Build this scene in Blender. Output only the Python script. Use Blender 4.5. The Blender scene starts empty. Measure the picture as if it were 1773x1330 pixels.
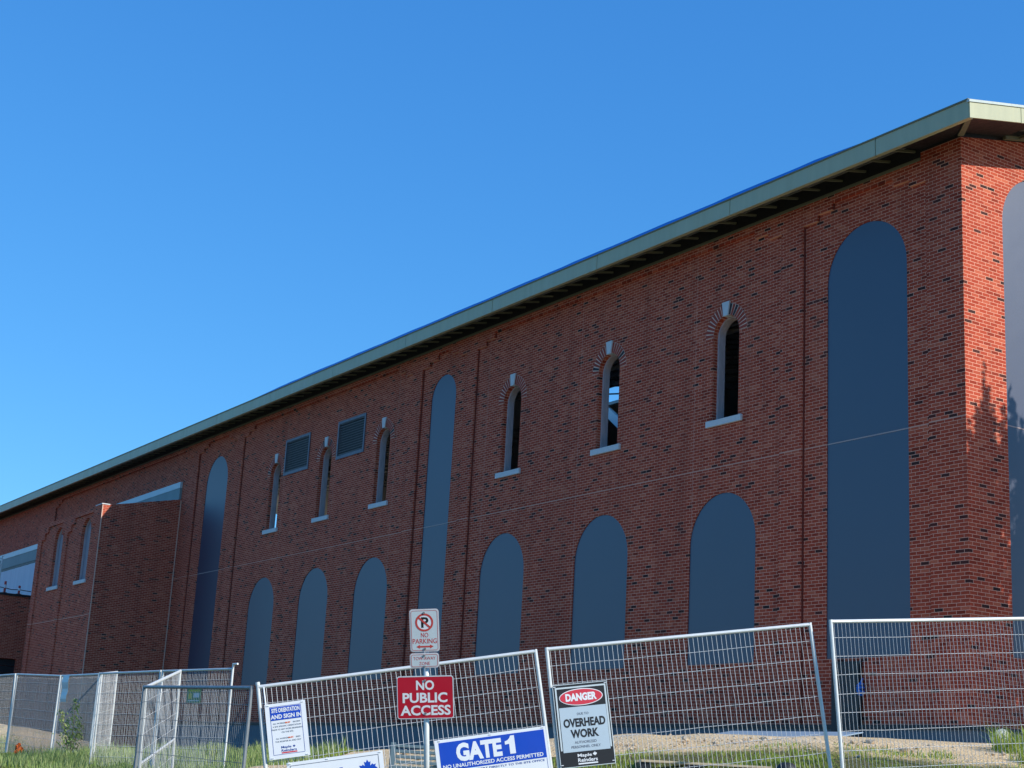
import bpy, bmesh, math, random
import numpy as np
from mathutils import Vector, Matrix
from mathutils.geometry import delaunay_2d_cdt
random.seed(7)
RNG = np.random.default_rng(11)
scene = bpy.context.scene
COL = scene.collection

# ------------------------------------------------------------------ camera
cam = bpy.data.cameras.new('camera')
cam.sensor_width = 36.0
cam.lens = 2660.4 / 1773 * 36.0
cam.clip_start = 0.1
cam.clip_end = 5000
camo = bpy.data.objects.new('camera', cam)
COL.objects.link(camo)
yaw, pitch, roll = math.radians(-57.80227), math.radians(14.28945), math.radians(3.19601)
fwd = Vector((math.sin(yaw) * math.cos(pitch), math.cos(yaw) * math.cos(pitch), math.sin(pitch)))
rgt0 = Vector((math.cos(yaw), -math.sin(yaw), 0))
up0 = rgt0.cross(fwd)
rgt = math.cos(roll) * rgt0 + math.sin(roll) * up0
upv = -math.sin(roll) * rgt0 + math.cos(roll) * up0
camo.matrix_world = Matrix(((rgt.x, upv.x, -fwd.x, 18.4418), (rgt.y, upv.y, -fwd.y, -21.348),
                            (rgt.z, upv.z, -fwd.z, 0.0), (0, 0, 0, 1)))
scene.camera = camo

# ------------------------------------------------------------------ light
SUN = Vector((1.34, 0.625, 1.0)).normalized()
world = bpy.data.worlds.new('World')
scene.world = world
world.use_nodes = True
wn = world.node_tree
bg = wn.nodes['Background']
sky = wn.nodes.new('ShaderNodeTexSky')
sky.sky_type = 'NISHITA'
sky.sun_disc = False
sky.sun_elevation = math.asin(SUN.z)
sky.sun_rotation = math.atan2(SUN.x, SUN.y)
sky.altitude = 300
sky.air_density = 1.0
sky.dust_density = 0.15
sky.ozone_density = 3.0
# clear high-pressure sky: deeper blue and a flatter fall-off to the horizon than the stock model
sepc = wn.nodes.new('ShaderNodeSeparateColor'); comb = wn.nodes.new('ShaderNodeCombineColor')
wn.links.new(sky.outputs[0], sepc.inputs[0])
for i, (mul, pw) in enumerate(((.30, 1.0), (.93, .72), (2.03, .52))):
    p = wn.nodes.new('ShaderNodeMath'); p.operation = 'POWER'; p.inputs[1].default_value = pw
    q = wn.nodes.new('ShaderNodeMath'); q.operation = 'MULTIPLY'; q.inputs[1].default_value = mul
    wn.links.new(sepc.outputs[i], p.inputs[0]); wn.links.new(p.outputs[0], q.inputs[0]); wn.links.new(q.outputs[0], comb.inputs[i])
wn.links.new(comb.outputs[0], bg.inputs['Color'])
bg.inputs['Strength'].default_value = 0.15
sl = bpy.data.lights.new('sun', 'SUN')
sl.energy = 4.0
sl.angle = math.radians(0.53)
sl.color = (1.0, 0.95, 0.87)
so = bpy.data.objects.new('sun', sl)
so.rotation_mode = 'QUATERNION'
so.rotation_quaternion = SUN.to_track_quat('Z', 'Y')
so.location = (40, 20, 40)
COL.objects.link(so)
scene.view_settings.view_transform = 'Standard'
scene.view_settings.look = 'None'
scene.view_settings.exposure = 0.42
scene.view_settings.gamma = 1.0


# ------------------------------------------------------------------ helpers
def tag(o, label=None, cat=None, group=None, kind=None):
    if label: o['label'] = label
    if cat: o['category'] = cat
    if group: o['group'] = group
    if kind: o['kind'] = kind
    return o


def empty(name, M=None, label=None, cat=None, group=None):
    o = bpy.data.objects.new(name, None)
    o.empty_display_size = 0.2
    COL.objects.link(o)
    if M is not None:
        o.matrix_world = M
    return tag(o, label, cat, group)


class MB:
    """mesh collector: shapes are added, then linked as ONE mesh object"""
    def __init__(s):
        s.v = []; s.f = []; s.m = []; s.cur = 0

    def add(s, vs, fs):
        b = len(s.v)
        s.v += [tuple(p) for p in vs]
        s.f += [tuple(i + b for i in f) for f in fs]
        s.m += [s.cur] * len(fs)
        return s

    def box(s, a, b):
        x0, y0, z0 = a; x1, y1, z1 = b
        return s.add([(x0, y0, z0), (x1, y0, z0), (x1, y1, z0), (x0, y1, z0), (x0, y0, z1), (x1, y0, z1), (x1, y1, z1), (x0, y1, z1)],
                     [(0, 3, 2, 1), (4, 5, 6, 7), (0, 1, 5, 4), (1, 2, 6, 5), (2, 3, 7, 6), (3, 0, 4, 7)])

    def prism(s, poly, axis, lo, hi):
        """polygon (2-D) pushed along an axis; poly given in the two other axes in order"""
        n = len(poly)
        def pt(p, t):
            return {'x': (t, p[0], p[1]), 'y': (p[0], t, p[1]), 'z': (p[0], p[1], t)}[axis]
        vs = [pt(p, lo) for p in poly] + [pt(p, hi) for p in poly]
        fs = [tuple(range(n))[::-1], tuple(range(n, 2 * n))] + [(i, (i + 1) % n, n + (i + 1) % n, n + i) for i in range(n)]
        return s.add(vs, fs)

    def tube(s, p0, p1, r, n=8, r1=None, caps=True):
        p0 = Vector(p0); p1 = Vector(p1); d = p1 - p0
        if d.length < 1e-6: return s
        d.normalize()
        a = d.orthogonal().normalized(); b = d.cross(a)
        r1 = r if r1 is None else r1
        vs = []
        for p, rr in ((p0, r), (p1, r1)):
            for k in range(n):
                t = 2 * math.pi * (k + .5) / n
                vs.append(p + (a * math.cos(t) + b * math.sin(t)) * rr)
        fs = [(i, (i + 1) % n, n + (i + 1) % n, n + i) for i in range(n)]
        if caps: fs += [tuple(range(n))[::-1], tuple(range(n, 2 * n))]
        return s.add(vs, fs)

    def path(s, pts, r, n=6):
        for a, b in zip(pts[:-1], pts[1:]): s.tube(a, b, r, n)
        return s

    def build(s, name, mats, parent=None, M=None, smooth=False, bevel=0):
        me = bpy.data.meshes.new(name)
        me.from_pydata(s.v, [], s.f)
        if not isinstance(mats, (list, tuple)): mats = [mats]
        for m in mats: me.materials.append(m)
        me.polygons.foreach_set('material_index', s.m)
        me.validate()
        bm = bmesh.new(); bm.from_mesh(me)
        bmesh.ops.recalc_face_normals(bm, faces=bm.faces)
        bm.to_mesh(me); bm.free()
        if smooth:
            me.polygons.foreach_set('use_smooth', [True] * len(me.polygons))
        me.update()
        o = bpy.data.objects.new(name, me)
        COL.objects.link(o)
        if parent is not None: o.parent = parent
        if M is not None:
            if parent is not None: o.matrix_local = M
            else: o.matrix_world = M
        if bevel:
            b = o.modifiers.new('bevel', 'BEVEL'); b.width = bevel; b.segments = 2; b.limit_method = 'ANGLE'
        return o


def pip(p, poly):
    c = False; n = len(poly); j = n - 1
    for i in range(n):
        if (poly[i][1] > p[1]) != (poly[j][1] > p[1]) and p[0] < (poly[j][0] - poly[i][0]) * (p[1] - poly[i][1]) / (poly[j][1] - poly[i][1]) + poly[i][0]:
            c = not c
        j = i
    return c


def plate(mb, outline, holes, y0, y1):
    """a slab in the x-z plane with holes, from y0 (front) to y1 (back)"""
    vs = []; es = []
    for poly in [outline] + holes:
        b = len(vs); n = len(poly)
        vs += [Vector((p[0], p[1])) for p in poly]
        es += [(b + i, b + (i + 1) % n) for i in range(n)]
    ov, oe, of, *_ = delaunay_2d_cdt(vs, es, [], 1, 1e-5)
    front = []; 
    for f in of:
        c = sum((ov[i] for i in f), Vector((0, 0))) / len(f)
        if pip(c, outline) and not any(pip(c, h) for h in holes):
            front.append(tuple(f))
    n = len(ov)
    V = [(p.x, y0, p.y) for p in ov] + [(p.x, y1, p.y) for p in ov]
    F = list(front) + [tuple(i + n for i in f)[::-1] for f in front]
    for poly in [outline] + holes:
        b = len(V); k = len(poly)
        V += [(p[0], y0, p[1]) for p in poly] + [(p[0], y1, p[1]) for p in poly]
        F += [(b + i, b + (i + 1) % k, b + k + (i + 1) % k, b + k + i) for i in range(k)]
    mb.add(V, F)
    return mb


def arch(cx, w, zb, zt, n=24):
    """round-headed opening outline, counter-clockwise from lower left"""
    r = w / 2; zs = zt - r
    return [(cx - r, zb), (cx + r, zb)] + [(cx + r * math.cos(math.pi * k / n), zs + r * math.sin(math.pi * k / n)) for k in range(n + 1)]


# ------------------------------------------------------------------ materials
def nt(name):
    m = bpy.data.materials.new(name)
    m.use_nodes = True
    t = m.node_tree
    return m, t, t.nodes['Principled BSDF']


def N(t, typ, **kw):
    n = t.nodes.new(typ)
    for k, v in kw.items(): setattr(n, k, v)
    return n


def math_(t, op, a, b=None, c=None):
    n = N(t, 'ShaderNodeMath', operation=op)
    for i, x in enumerate((a, b, c)):
        if x is None: continue
        if isinstance(x, (int, float)): n.inputs[i].default_value = x
        else: t.links.new(x, n.inputs[i])
    return n.outputs[0]


def mixc(t, fac, a, b, blend='MIX'):
    n = N(t, 'ShaderNodeMix', data_type='RGBA', blend_type=blend)
    for i, x in ((0, fac), (6, a), (7, b)):
        if isinstance(x, (int, float)): n.inputs[i].default_value = x
        elif isinstance(x, tuple): n.inputs[i].default_value = (*x[:3], 1)
        else: t.links.new(x, n.inputs[i])
    return n.outputs[2]


def noise(t, vec, scale, detail=4, rough=.55):
    n = N(t, 'ShaderNodeTexNoise')
    n.inputs['Scale'].default_value = scale
    n.inputs['Detail'].default_value = detail
    n.inputs['Roughness'].default_value = rough
    if vec is not None: t.links.new(vec, n.inputs['Vector'])
    return n.outputs['Fac']


def ramp(t, fac, stops, interp='LINEAR'):
    n = N(t, 'ShaderNodeValToRGB')
    n.color_ramp.interpolation = interp
    e = n.color_ramp.elements
    while len(e) < len(stops): e.new(0.5)
    for el, (p, c) in zip(e, stops):
        el.position = p
        el.color = (c, c, c, 1) if isinstance(c, (int, float)) else (*c, 1)
    t.links.new(fac, n.inputs[0])
    return n.outputs[0]


def bump(t, bsdf, h, strength=.3, dist=.01):
    b = N(t, 'ShaderNodeBump')
    b.inputs['Strength'].default_value = strength
    b.inputs['Distance'].default_value = dist
    t.links.new(h, b.inputs['Height'])
    t.links.new(b.outputs[0], bsdf.inputs['Normal'])


def objco(t):
    return N(t, 'ShaderNodeTexCoord').outputs['Object']


def mat(name, col, rough=.6, metal=0., var=.18, vs=6., spec=.5, bmp=0., bs=40., stretch=None):
    m, t, b = nt(name)
    co = objco(t)
    if stretch:
        mp = N(t, 'ShaderNodeMapping'); mp.inputs['Scale'].default_value = stretch
        t.links.new(co, mp.inputs[0]); co = mp.outputs[0]
    if var > 0:
        f = noise(t, co, vs, 5)
        c = mixc(t, f, tuple(x * (1 - var) for x in col), tuple(min(1, x * (1 + var)) for x in col))
        t.links.new(c, b.inputs['Base Color'])
        r = ramp(t, noise(t, co, vs * 1.7), [(.3, max(0, rough - .07)), (.7, min(1, rough + .1))])
        t.links.new(r, b.inputs['Roughness'])
    else:
        b.inputs['Base Color'].default_value = (*col, 1)
        b.inputs['Roughness'].default_value = rough
    b.inputs['Metallic'].default_value = metal
    b.inputs['Specular IOR Level'].default_value = spec
    if bmp: bump(t, b, noise(t, co, bs), bmp)
    return m


def brick_mat(name, vlines=(), hlines=(), dark=.048):
    m, t, b = nt(name)
    co = objco(t)
    sep = N(t, 'ShaderNodeSeparateXYZ'); t.links.new(co, sep.inputs[0])
    X = math_(t, 'ADD', sep.outputs[0], sep.outputs[1]); Z = sep.outputs[2]
    H, W = .0677, .2032
    rz = math_(t, 'DIVIDE', Z, H)
    row = math_(t, 'FLOOR', rz)
    off = math_(t, 'MULTIPLY', math_(t, 'FLOORED_MODULO', row, 2.), .5)
    rx = math_(t, 'ADD', math_(t, 'DIVIDE', X, W), off)
    colm = math_(t, 'FLOOR', rx)
    cv = N(t, 'ShaderNodeCombineXYZ'); t.links.new(colm, cv.inputs[0]); t.links.new(row, cv.inputs[1])
    wn_ = N(t, 'ShaderNodeTexWhiteNoise', noise_dimensions='2D'); t.links.new(cv.outputs[0], wn_.inputs['Vector'])
    rnd = wn_.outputs['Value']
    base = ramp(t, rnd, [(0., (.026, .022, .021)), (dark, (.034, .027, .025)), (dark + .002, (.24, .034, .018)), (.16, (.37, .055, .028)), (.34, (.46, .076, .038)),
                         (.50, (.40, .060, .031)), (.64, (.50, .096, .048)), (.78, (.43, .068, .035)), (.92, (.58, .15, .08)), (1., (.37, .054, .028))], 'LINEAR')
    # clay bodies differ slightly from pallet to pallet and have fine grain
    patch = noise(t, co, .45, 3)
    base = mixc(t, math_(t, 'MULTIPLY', patch, .5), base, (.33, .10, .075), 'MULTIPLY') if False else mixc(t, ramp(t, patch, [(.35, 0.), (.7, .35)]), base, (.36, .052, .028))
    grain = noise(t, co, 90, 3)
    base = mixc(t, .25, base, mixc(t, grain, (.1, .1, .1), (.9, .9, .9)), 'SOFT_LIGHT')
    fz = math_(t, 'FRACT', rz); fx = math_(t, 'FRACT', rx)
    mz = math_(t, 'LESS_THAN', fz, .16); mx = math_(t, 'LESS_THAN', fx, .052)
    mort = math_(t, 'MAXIMUM', mz, mx)
    mcol = mixc(t, noise(t, co, 3.), (.70, .33, .225), (.82, .42, .29))
    c = mixc(t, mort, base, mcol)
    # efflorescence / wash streaks
    mp = N(t, 'ShaderNodeMapping'); mp.inputs['Scale'].default_value = (1.3, 1.3, .18); t.links.new(co, mp.inputs[0])
    wash = ramp(t, noise(t, mp.outputs[0], 1.1, 6, .65), [(.55, 0.), (.8, .22)])
    c = mixc(t, wash, c, (.62, .24, .14))
    # run-off streaks and soiling
    mp2 = N(t, 'ShaderNodeMapping'); mp2.inputs['Scale'].default_value = (2.4, 2.4, .12); mp2.inputs['Location'].default_value = (7, 3, 1); t.links.new(co, mp2.inputs[0])
    soil = ramp(t, noise(t, mp2.outputs[0], 1.0, 5, .6), [(.5, 0.), (.78, .38)])
    c = mixc(t, soil, c, (.17, .05, .035))
    lines = None
    for x in vlines:
        l = math_(t, 'LESS_THAN', math_(t, 'ABSOLUTE', math_(t, 'SUBTRACT', X, x)), .005)
        lines = l if lines is None else math_(t, 'MAXIMUM', lines, l)
    for z in hlines:
        l = math_(t, 'LESS_THAN', math_(t, 'ABSOLUTE', math_(t, 'SUBTRACT', Z, z)), .014)
        lines = l if lines is None else math_(t, 'MAXIMUM', lines, l)
    if lines is not None: c = mixc(t, math_(t, 'MULTIPLY', lines, .75), c, (.66, .38, .28))
    t.links.new(c, b.inputs['Base Color'])
    b.inputs['Roughness'].default_value = .9
    b.inputs['Specular IOR Level'].default_value = .12
    hgt = math_(t, 'SUBTRACT', math_(t, 'ADD', 1., math_(t, 'MULTIPLY', grain, .3)), mort)
    bump(t, b, hgt, .5, .006)
    return m


M = {}
M['brick'] = brick_mat('red_brick', (-7.75, -12.26, -16.7, -21.9, -26.0, -29.9), (6.77,))
M['brick_plain'] = brick_mat('red_brick_plain', (), ())
M['brick_tower'] = brick_mat('red_brick_tower', (), (5.1,), .05)
M['vous'] = mat('voussoir_brick', (.34, .052, .03), .85, var=.35, vs=9)
M['vous_dark'] = mat('dark_voussoir', (.03, .027, .03), .8)
M['mortar'] = mat('pale_mortar', (.74, .49, .37), .9)
M['return_shade'] = mat('painted_return_shade', (.17, .03, .018), .8, var=.1)  # dark tone standing for shade on the recess returns
M['seam'] = mat('seam_tape', (.42, .33, .31), .7, var=.1)
M['stone'] = mat('cast_stone', (.62, .63, .62), .75, var=.1, vs=8, bmp=.1)
M['found'] = mat('foundation_concrete', (.13, .15, .17), .8, var=.25, vs=1.2, bmp=.2)
M['fascia'] = mat('fascia_sheet', (.44, .44, .275), .45, var=.14, vs=1.6, stretch=(3, 3, .35))
M['fascia_edge'] = mat('fascia_drip_edge', (.50, .55, .49), .35, var=.05)
M['olive'] = mat('soffit_steel', (.17, .175, .115), .55, var=.15)
M['deck'] = mat('roof_deck_steel', (.30, .29, .27), .5, metal=.3, var=.2)
M['roof'] = mat('roof_membrane', (.3, .3, .3), .8)
M['blue_mem'] = mat('blue_membrane', (.004, .24, .75), .5, var=.15, vs=3)
M['dark'] = mat('dark_interior', (.26, .25, .24), .9)
M['liner'] = mat('window_liner', (.50, .42, .42), .75, var=.36, vs=3.2, stretch=(6, 6, 1))
M['steel_white'] = mat('white_steel', (.8, .8, .78), .5, var=.05)
M['louver'] = mat('louver_steel', (.12, .115, .14), .45, metal=.2, var=.1)
M['louver_slat'] = mat('louver_slat_steel', (.10, .095, .10), .5, var=.1)
M['green_mem'] = mat('green_sheathing', (.20, .27, .27), .6, var=.14, vs=.9, stretch=(1, 1, .2))
M['wrap'] = mat('white_wrap', (.55, .6, .66), .6, var=.12, vs=1.4, stretch=(2.5, 2.5, .3))
M['tower_pane'] = mat('dull_sheet_pane', (.27, .25, .28), .5, var=.25, vs=2, stretch=(3, 3, .6))
M['wrap_top'] = mat('metal_cap', (.52, .6, .62), .4, var=.08)
M['black'] = mat('black_paint', (.015, .015, .017), .5)
M['galv'] = mat('galvanised_steel', (.66, .68, .665), .45, metal=.2, var=.14, vs=14)
M['galv_dark'] = mat('dark_unlit_steel', (.26, .28, .29), .5, metal=.4, var=.25, vs=10)  # dark tone carries a fence panel's unlit side; bolts use it too
M['wire'] = mat('fence_wire', (.72, .71, .69), .5, metal=.25, var=.1, vs=8)
M['white'] = mat('sign_white', (.78, .80, .82), .45, var=.07, vs=5)
M['blue'] = mat('sign_blue', (.006, .062, .47), .4, var=.08, vs=2)
M['red'] = mat('sign_red', (.50, .008, .03), .4, var=.08, vs=3)
M['redtext'] = mat('sign_red_print', (.55, .06, .05), .5, var=.05)
M['danger_grey'] = mat('faded_panel', (.44, .535, .60), .5, var=.05, vs=2)
M['danger_red'] = mat('danger_red', (.62, .035, .06), .45, var=.06)
M['refl_white'] = mat('reflective_white', (.56, .63, .65), .4, var=.07, vs=18)
M['frame_pink'] = mat('sign_edge', (.62, .56, .57), .5, var=.08)
M['ink'] = mat('black_ink', (.012, .012, .014), .5, var=0)
M['greyink'] = mat('grey_ink', (.14, .16, .2), .5, var=0)
M['blueink'] = mat('blue_ink', (.02, .06, .30), .5, var=0)
M['green_sign'] = mat('green_sign', (.03, .22, .09), .5, var=.1)
M['yellow'] = mat('yellow_print', (.6, .5, .03), .5, var=.1)
M['orange'] = mat('orange_plastic', (.85, .16, .015), .5, var=.1)
M['bluebag'] = mat('blue_plastic', (.02, .16, .55), .35, var=.3, vs=20)
M['pebble'] = mat('pale_stone', (.50, .39, .26), .9, var=.4, vs=5)
M['greyblue'] = mat('blue_grey_sheet', (.24, .33, .42), .5, var=.1)
M['wood'] = mat('weathered_board', (.52, .42, .27), .8, var=.2, vs=7, stretch=(1, 8, 8))
M['greyboard'] = mat('blue_grey_board', (.10, .16, .19), .7, var=.3, vs=5)
M['rubber'] = mat('black_rubber', (.02, .02, .02), .6, var=.2)
M['chunk'] = mat('concrete_chunk', (.58, .57, .46), .9, var=.15, vs=7, bmp=.4, bs=20)
M['twig'] = mat('dry_twig', (.22, .18, .11), .9, var=.35, vs=8)
M['bark'] = mat('bark', (.10, .075, .05), .9, var=.3, vs=9, bmp=.4)


def film_mat():
    """dark blue sheet film stretched over the openings: smooth, faintly uneven"""
    m, t, b = nt('blue_film')
    co = objco(t)
    c = mixc(t, noise(t, co, .8, 3), (.004, .012, .046), (.006, .016, .056))
    t.links.new(c, b.inputs['Base Color'])
    b.inputs['Roughness'].default_value = .47
    b.inputs['Specular IOR Level'].default_value = 1.0
    b.inputs['IOR'].default_value = 1.6
    bump(t, b, noise(t, co, .9, 2), .12, .05)
    return m


M['film'] = film_mat()


def leaf_mat(name, a, b_, trans=.25):
    m, t, b = nt(name)
    g = N(t, 'ShaderNodeNewGeometry')
    c = mixc(t, g.outputs['Random Per Island'], a, b_)
    t.links.new(c, b.inputs['Base Color'])
    b.inputs['Roughness'].default_value = .6
    b.inputs['Specular IOR Level'].default_value = .3
    tr = N(t, 'ShaderNodeBsdfTranslucent')
    t.links.new(c, tr.inputs['Color'])
    mx = N(t, 'ShaderNodeMixShader'); mx.inputs[0].default_value = trans
    t.links.new(b.outputs[0], mx.inputs[1]); t.links.new(tr.outputs[0], mx.inputs[2])
    t.links.new(mx.outputs[0], t.nodes['Material Output'].inputs['Surface'])
    return m


M['grass'] = leaf_mat('grass_blades', (.19, .32, .03), (.42, .46, .10), .4)
M['weed'] = leaf_mat('weed_leaves', (.22, .34, .08), (.42, .46, .20), .3)
M['crown'] = leaf_mat('cedar_foliage', (.04, .08, .03), (.07, .12, .04), .15)

# ------------------------------------------------------------------ ground
CP = np.array([(2.8, -8.1, .58), (.57, -8.1, .62), (4.5, -8.1, .56), (-7.6, -8.1, .28), (-9.5, -8.1, .12), (-3, 0, .85), (0, 0, .86), (-20, 0, .40), (-26, -3, .2),
               (-35, -1, .12), (-50, -4, .1), (-14, -5, .25), (1, -.3, .86), (2.5, -4, .8), (7, -4, .62), (10, -2, .6), (6.5, -9.96, -.10), (5.24, -12.5, -.55), (3.88, -15, -1.1),
               (6.7, -9.9, -.08), (7.46, -7.1, .17), (.6, -15, -1.05), (-1.55, -13.75, -.70), (-5.82, -11.2, -.33), (-8.83, -12.6, -.38), (-11.5, -12.2, -.2),
               (-15, -11.5, -.12), (-18.5, -11.5, -.05), (-12.3, -11.0, -.05), (-23, -8.8, .2), (-27, -8.2, .1), (-20.6, -10.9, .55), (-22.5, -10.9, .6), (-19.2, -10.95, .36), (-18.0, -10.8, .05), (-20, -8, .08), (-15.4, -10.4, -.05), (-14, -9, .0), (-16.5, -7.5, .05), (-11, -9.2, .02), (3.2, -11.9, -.12), (1.8, -11.9, .0), (-2.6, -12.1, -.1),
               (4.5, -9.7, .22), (18.4, -21.3, -1.62), (14, -17, -1.6), (12, -12, -1.0), (11, -8, -.5), (18, -6, -.6), (25, -15, -1.6), (8, -20, -1.65), (-4, -20, -1.6), (-15, -19, -1.5),
               (-30, -18, -1.3), (-45, -14, -.6), (0, -30, -1.65), (40, -30, -1.7), (-60, -10, .1), (-70, -25, -1.4), (-40, -40, -1.7), (20, 10, .3), (40, 5, -.5), (0, 20, .8), (-40, 20, .6), (-75, 10, .5)])
_D = np.linalg.norm(CP[:, None, :2] - CP[None, :, :2], axis=2)
_n = len(CP)
_A = np.zeros((_n + 1, _n + 1)); _A[:_n, :_n] = -_D + np.eye(_n) * .12 * -1; _A[_n, :_n] = 1; _A[:_n, _n] = 1
_w = np.linalg.solve(_A, np.append(CP[:, 2], 0))


def gz(x, y):
    x = np.asarray(x, float); y = np.asarray(y, float)
    d = np.sqrt((x[..., None] - CP[:, 0]) ** 2 + (y[..., None] - CP[:, 1]) ** 2)
    z = (-d) @ _w[:_n] + _w[_n]
    far = np.clip((np.hypot(x + 10, y + 5) - 70) / 60, 0, 1)
    return np.clip(z, -1.8, 1.0) * (1 - far) + far * -1.5


def axis_(lo, hi, step, flo, fhi):
    a = list(np.arange(lo, hi + 1e-6, step))
    s = step; p = hi
    while p < fhi: s *= 1.5; p += s; a.append(p)
    s = step; p = lo; pre = []
    while p > flo: s *= 1.5; p -= s; pre.append(p)
    return np.array(pre[::-1] + a)


gx = axis_(-30, 12, .16, -1500, 1500); gy = axis_(-18, 1, .16, -1500, 1500)
GX, GY = np.meshgrid(gx, gy)
GZ = gz(GX, GY)
GZ += (np.sin(GX * 1.9 + 3 * np.sin(GY * .8)) * np.sin(GY * 2.3 + 2 * np.sin(GX * .7)) * .025 + np.sin(GX * 5.1 + GY * 2) * np.sin(GY * 4.3 - GX * 1.7) * .012)
nx, ny = len(gx), len(gy)
gv = np.stack([GX, GY, GZ], -1).reshape(-1, 3)
idx = np.arange(nx * ny).reshape(ny, nx)
gf = np.stack([idx[:-1, :-1], idx[:-1, 1:], idx[1:, 1:], idx[1:, :-1]], -1).reshape(-1, 4)
me = bpy.data.meshes.new('ground')
me.from_pydata(gv.tolist(), [], gf.tolist())
me.polygons.foreach_set('use_smooth', [True] * len(me.polygons))


def grass_amount(x, y):
    """where grass grows: the bank below the site, thinning towards the sandy strip"""
    wob = .35 * np.sin(x * 1.3 + 1) + .25 * np.sin(x * 2.9 + y) + .15 * np.sin(x * 6.1)
    left = x + 1.1 * y < -16.3
    edge = np.where(left, np.where(x > -15.2, -7.9, -10.9), -9.5 + .85 * np.maximum(0, x - 2.8) - 2.7 * np.clip((2.9 - x) / 1.0, 0, 1)) + wob
    g = np.clip((edge - y) / .9 + .3, 0, 1)
    # bare sandy patch between the two panels and by the wire gate
    g = g * (1 - .92 * np.exp(-((x + 1.6) / 1.7) ** 2 - ((y + 12.2) / 1.2) ** 2))
    g = g * (1 - .95 * np.exp(-((x - 1.4) / 2.2) ** 2 - ((y + 11.7) / 1.6) ** 2))
    patch = .62 + .5 * np.sin(x * 3.7 + 2 * np.sin(y * 2.9)) * np.sin(y * 4.1 + 1.5 * np.sin(x * 2.2))
    return g * np.clip(patch, .12, 1)


def ground_mat():
    m, t, b = nt('site_ground')
    co = objco(t)
    sep = N(t, 'ShaderNodeSeparateXYZ'); t.links.new(co, sep.inputs[0])
    X, Y = sep.outputs[0], sep.outputs[1]
    n1 = noise(t, co, .8, 6); n2 = noise(t, co, 7, 6, .65); n3 = noise(t, co, 38, 4, .7)
    vor = N(t, 'ShaderNodeTexVoronoi'); vor.inputs['Scale'].default_value = 26; t.links.new(co, vor.inputs['Vector'])
    sand = mixc(t, n2, (.58, .40, .20), (.80, .60, .34))
    sand = mixc(t, ramp(t, n1, [(.45, 0.), (.65, .7)]), sand, (.70, .54, .34))
    grav = mixc(t, vor.outputs['Color'], (.30, .27, .22), (.64, .57, .47))
    gmask = ramp(t, n2, [(.52, 0.), (.6, 1.)])
    sand = mixc(t, math_(t, 'MULTIPLY', gmask, .55), sand, grav)
    clod = ramp(t, n3, [(.55, 0.), (.68, .6)])
    sand = mixc(t, clod, sand, (.27, .19, .10))
    soil = mixc(t, n2, (.07, .075, .025), (.17, .15, .06))
    w = math_(t, 'ADD', math_(t, 'MULTIPLY', n1, 2.0), math_(t, 'MULTIPLY', n2, 1.2))
    ex = math_(t, 'ADD', math_(t, 'MULTIPLY', math_(t, 'MAXIMUM', math_(t, 'SUBTRACT', X, 2.8), 0.), .85), math_(t, 'ADD', math_(t, 'MULTIPLY', math_(t, 'LESS_THAN', math_(t, 'ADD', X, math_(t, 'MULTIPLY', Y, 1.1)), -16.3), 4.5), math_(t, 'ADD', math_(t, 'MULTIPLY', math_(t, 'LESS_THAN', X, 2.4), -2.6), math_(t, 'MULTIPLY', math_(t, 'LESS_THAN', X, -15.2), -3.2))))
    edge = math_(t, 'ADD', math_(t, 'ADD', -11.2, ex), w)
    gm = math_(t, 'SUBTRACT', edge, Y)
    gm = ramp(t, gm, [(.0, 0.), (.55, 1.)])
    c = mixc(t, gm, sand, soil)
    c = mixc(t, ramp(t, math_(t, 'SUBTRACT', -17.0, Y), [(0., 0.), (1., 1.)]), c, mixc(t, n1, (.04, .05, .02), (.075, .075, .05)))
    t.links.new(c, b.inputs['Base Color'])
    b.inputs['Roughness'].default_value = .95
    b.inputs['Specular IOR Level'].default_value = .15
    h = math_(t, 'ADD', math_(t, 'MULTIPLY', n2, .5), math_(t, 'ADD', math_(t, 'MULTIPLY', n3, .35), math_(t, 'MULTIPLY', vor.outputs['Distance'], .5)))
    bump(t, b, h, .8, .05)
    return m


M['ground'] = ground_mat()
me.materials.append(M['ground'])
ground = bpy.data.objects.new('ground', me); COL.objects.link(ground)
tag(ground, kind='structure')

# ------------------------------------------------------------------ main building
B = empty('brick_building', Matrix.Translation((0, 0, 1.27)), 'long red brick building with blue covered arches and sloping grey green eaves', 'building')


def bp(mb, name, mats, M_=None, parent=None, **kw):
    """a part of the building, shapes given in world coordinates"""
    o = mb.build(name, mats, None, None, **kw)
    p = parent or B
    o.parent = p
    W = M_ if M_ is not None else Matrix.Identity(4)
    bpy.context.view_layer.update()
    o.matrix_parent_inverse = Matrix.Identity(4)
    o.matrix_local = p.matrix_world.inverted() @ W
    return o


PX0 = -78.0            # far end of the facade
REC = .07              # depth of the recessed bays
low = [(-6.78,), (-11.2,), (-15.6,), (-22.95,), (-26.9,), (-31.0,)]
tall = [(-2.53, 2.17), (-19.25, 1.42), (-36.2, 2.1)]
wins = [-6.765, -11.135, -15.5, -22.8, -26.8, -30.74]
W_W, W_B, W_T = .87, 7.82, 10.2
louv = [(-30.04, -28.1), (-26.0, -24.07)]
LZ0, LZ1 = 9.61, 10.87

holes = [arch(c[0], 2.16, 2.52, 6.18) for c in low] + [arch(c, w, 2.52, 11.2) for c, w in tall]
holes += [arch(c, W_W, W_B, W_T, 16) for c in wins] + [[(a, LZ0), (b, LZ0), (b, LZ1), (a, LZ1)] for a, b in louv]
mb = MB()
plate(mb, [(PX0, 1.27), (-.3, 1.27), (-.3, 12.2), (PX0, 12.2)], holes, REC, REC + .14)
bp(mb, 'wall', M['brick'])


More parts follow.
